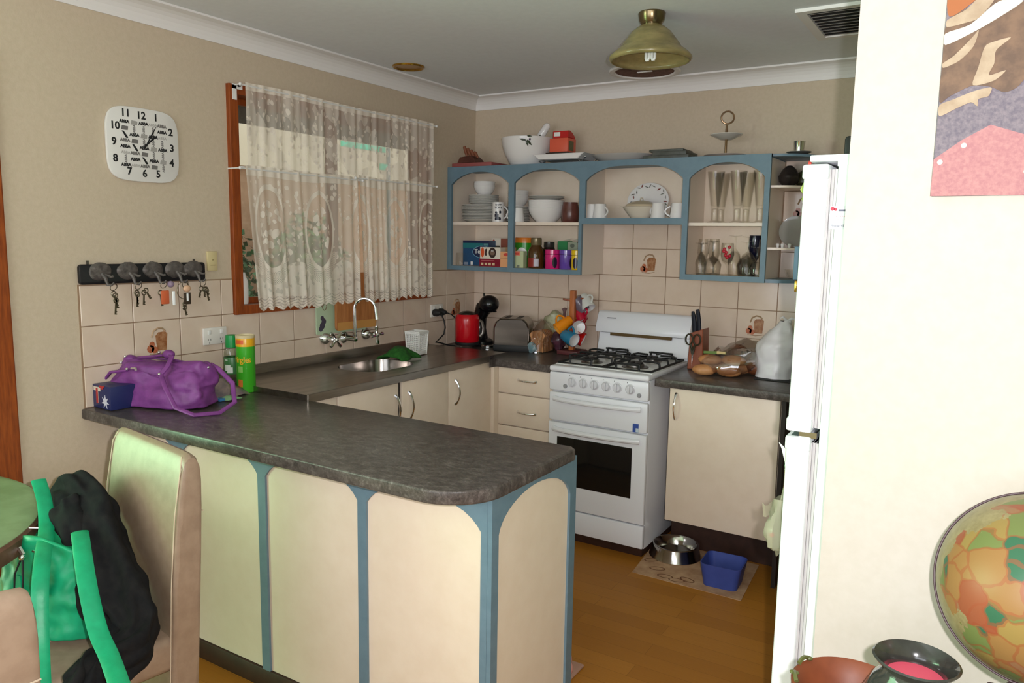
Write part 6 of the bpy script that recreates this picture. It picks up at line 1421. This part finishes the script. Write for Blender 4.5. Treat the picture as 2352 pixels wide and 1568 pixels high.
dt = t.add('ShaderNodeVectorMath', operation='DOT_PRODUCT'); t.l.new(v, dt.inputs[0]); dt.inputs[1].default_value = tuple((-vd*.85+SV*.45-UV_*.15)/GR)
land = t.math('GREATER_THAN', t.math('ADD', n1, t.math('MULTIPLY', dt.outputs['Value'], .45)), .80)
t.l.new(t.mix(land, sea, country), t.b.inputs['Base Color'])
MB().ball(GC, GR, seg=64, rings=40).build('sphere', gm, gl, 60)
mer = pm('meridian_bronze', rgb(70, 46, 50), .5)
MB().tube([GC+(-SV*cos(a)+UV_*sin(a))*(GR+.0035) for a in [R(-100+200*i/40) for i in range(41)]], .0022, 8).build('meridian', mer, gl)
b0 = GC-Vector((0, 0, GR+.004))-RV*.02
MB().tube([b0, b0-RV*.03+Vector((0, 0, -.015)), b0-RV*.055+Vector((0, 0, -.010)), b0-RV*.075+Vector((0, 0, -.03)), b0-RV*.06+Vector((0, 0, -.07)), b0+Vector((0, 0, -.11)), (b0.x, b0.y, .53)], .0045, 8).build('stand_scroll', mer, gl)
MB().lathe([(0, 0), (.09, 0), (.085, .012), (.02, .02), (.012, .06), (0, .06)], (b0.x, b0.y, .52), 30).build('base', mer, gl)
KP = 1.15; PCn = CP+(Vector((2.742, -2.825, .948))-CP)*KP
e = thing('dark_pot', 'dark glazed round pot with a flared rim and pink wax inside', 'pot', (PCn.x, PCn.y, .52))
gz = noisy('dark_glaze', rgb(44, 42, 40), rgb(58, 62, 56), 14, .15, coat=.5)
zb = (.52-PCn.z)/KP
MB().lathe([(q*KP, z*KP) for q, z in [(0, zb), (.05, zb), (.075, zb+.06), (.082, zb+.16), (.074, -.075), (.055, -.035), (.044, -.022), (.043, -.014), (.054, -.004), (.058, .001), (.055, .003), (.045, -.006), (.038, -.022), (.038, -.030), (0, -.030)]], PCn, 44).build('pot', gz, e, 50)
MB().lathe([(q*KP, z*KP) for q, z in [(0, -.024), (.0385, -.024), (.0385, -.029)]], PCn, 36).build('wax', pm('wax_pink', rgb(216, 84, 106), .5), e)
TC = CP+(Vector((2.660, -2.815, .875))-CP)*KP
e = thing('terracotta_bowl', 'terracotta bowl with green vine relief behind the dark pot', 'bowl', (TC.x, TC.y, .52))
zb = (.52-TC.z)/KP
MB().lathe([(q*KP, z*KP) for q, z in [(0, zb), (.05, zb), (.055, zb+.03), (.06, -.09), (.085, -.03), (.088, -.004), (.084, .0), (.078, -.004), (.068, -.02), (.05, -.05), (0, -.055)]], TC, 44).build('bowl', terra_m, e, 50)
m = MB()
for a in (150, 190, 225):
    m.ball(TC+KP*Vector((.083*cos(R(a)), .083*sin(R(a)), .003)), .008, (1.1, .7, .5), 10, 6); m.tube([TC+KP*Vector((.083*cos(R(a+6*k)), .083*sin(R(a+6*k)), .003-.002*k*(k-3))) for k in range(4)], .004, 6)
m.build('vine_relief', pm('vine_green', rgb(92, 96, 52), .35), e)
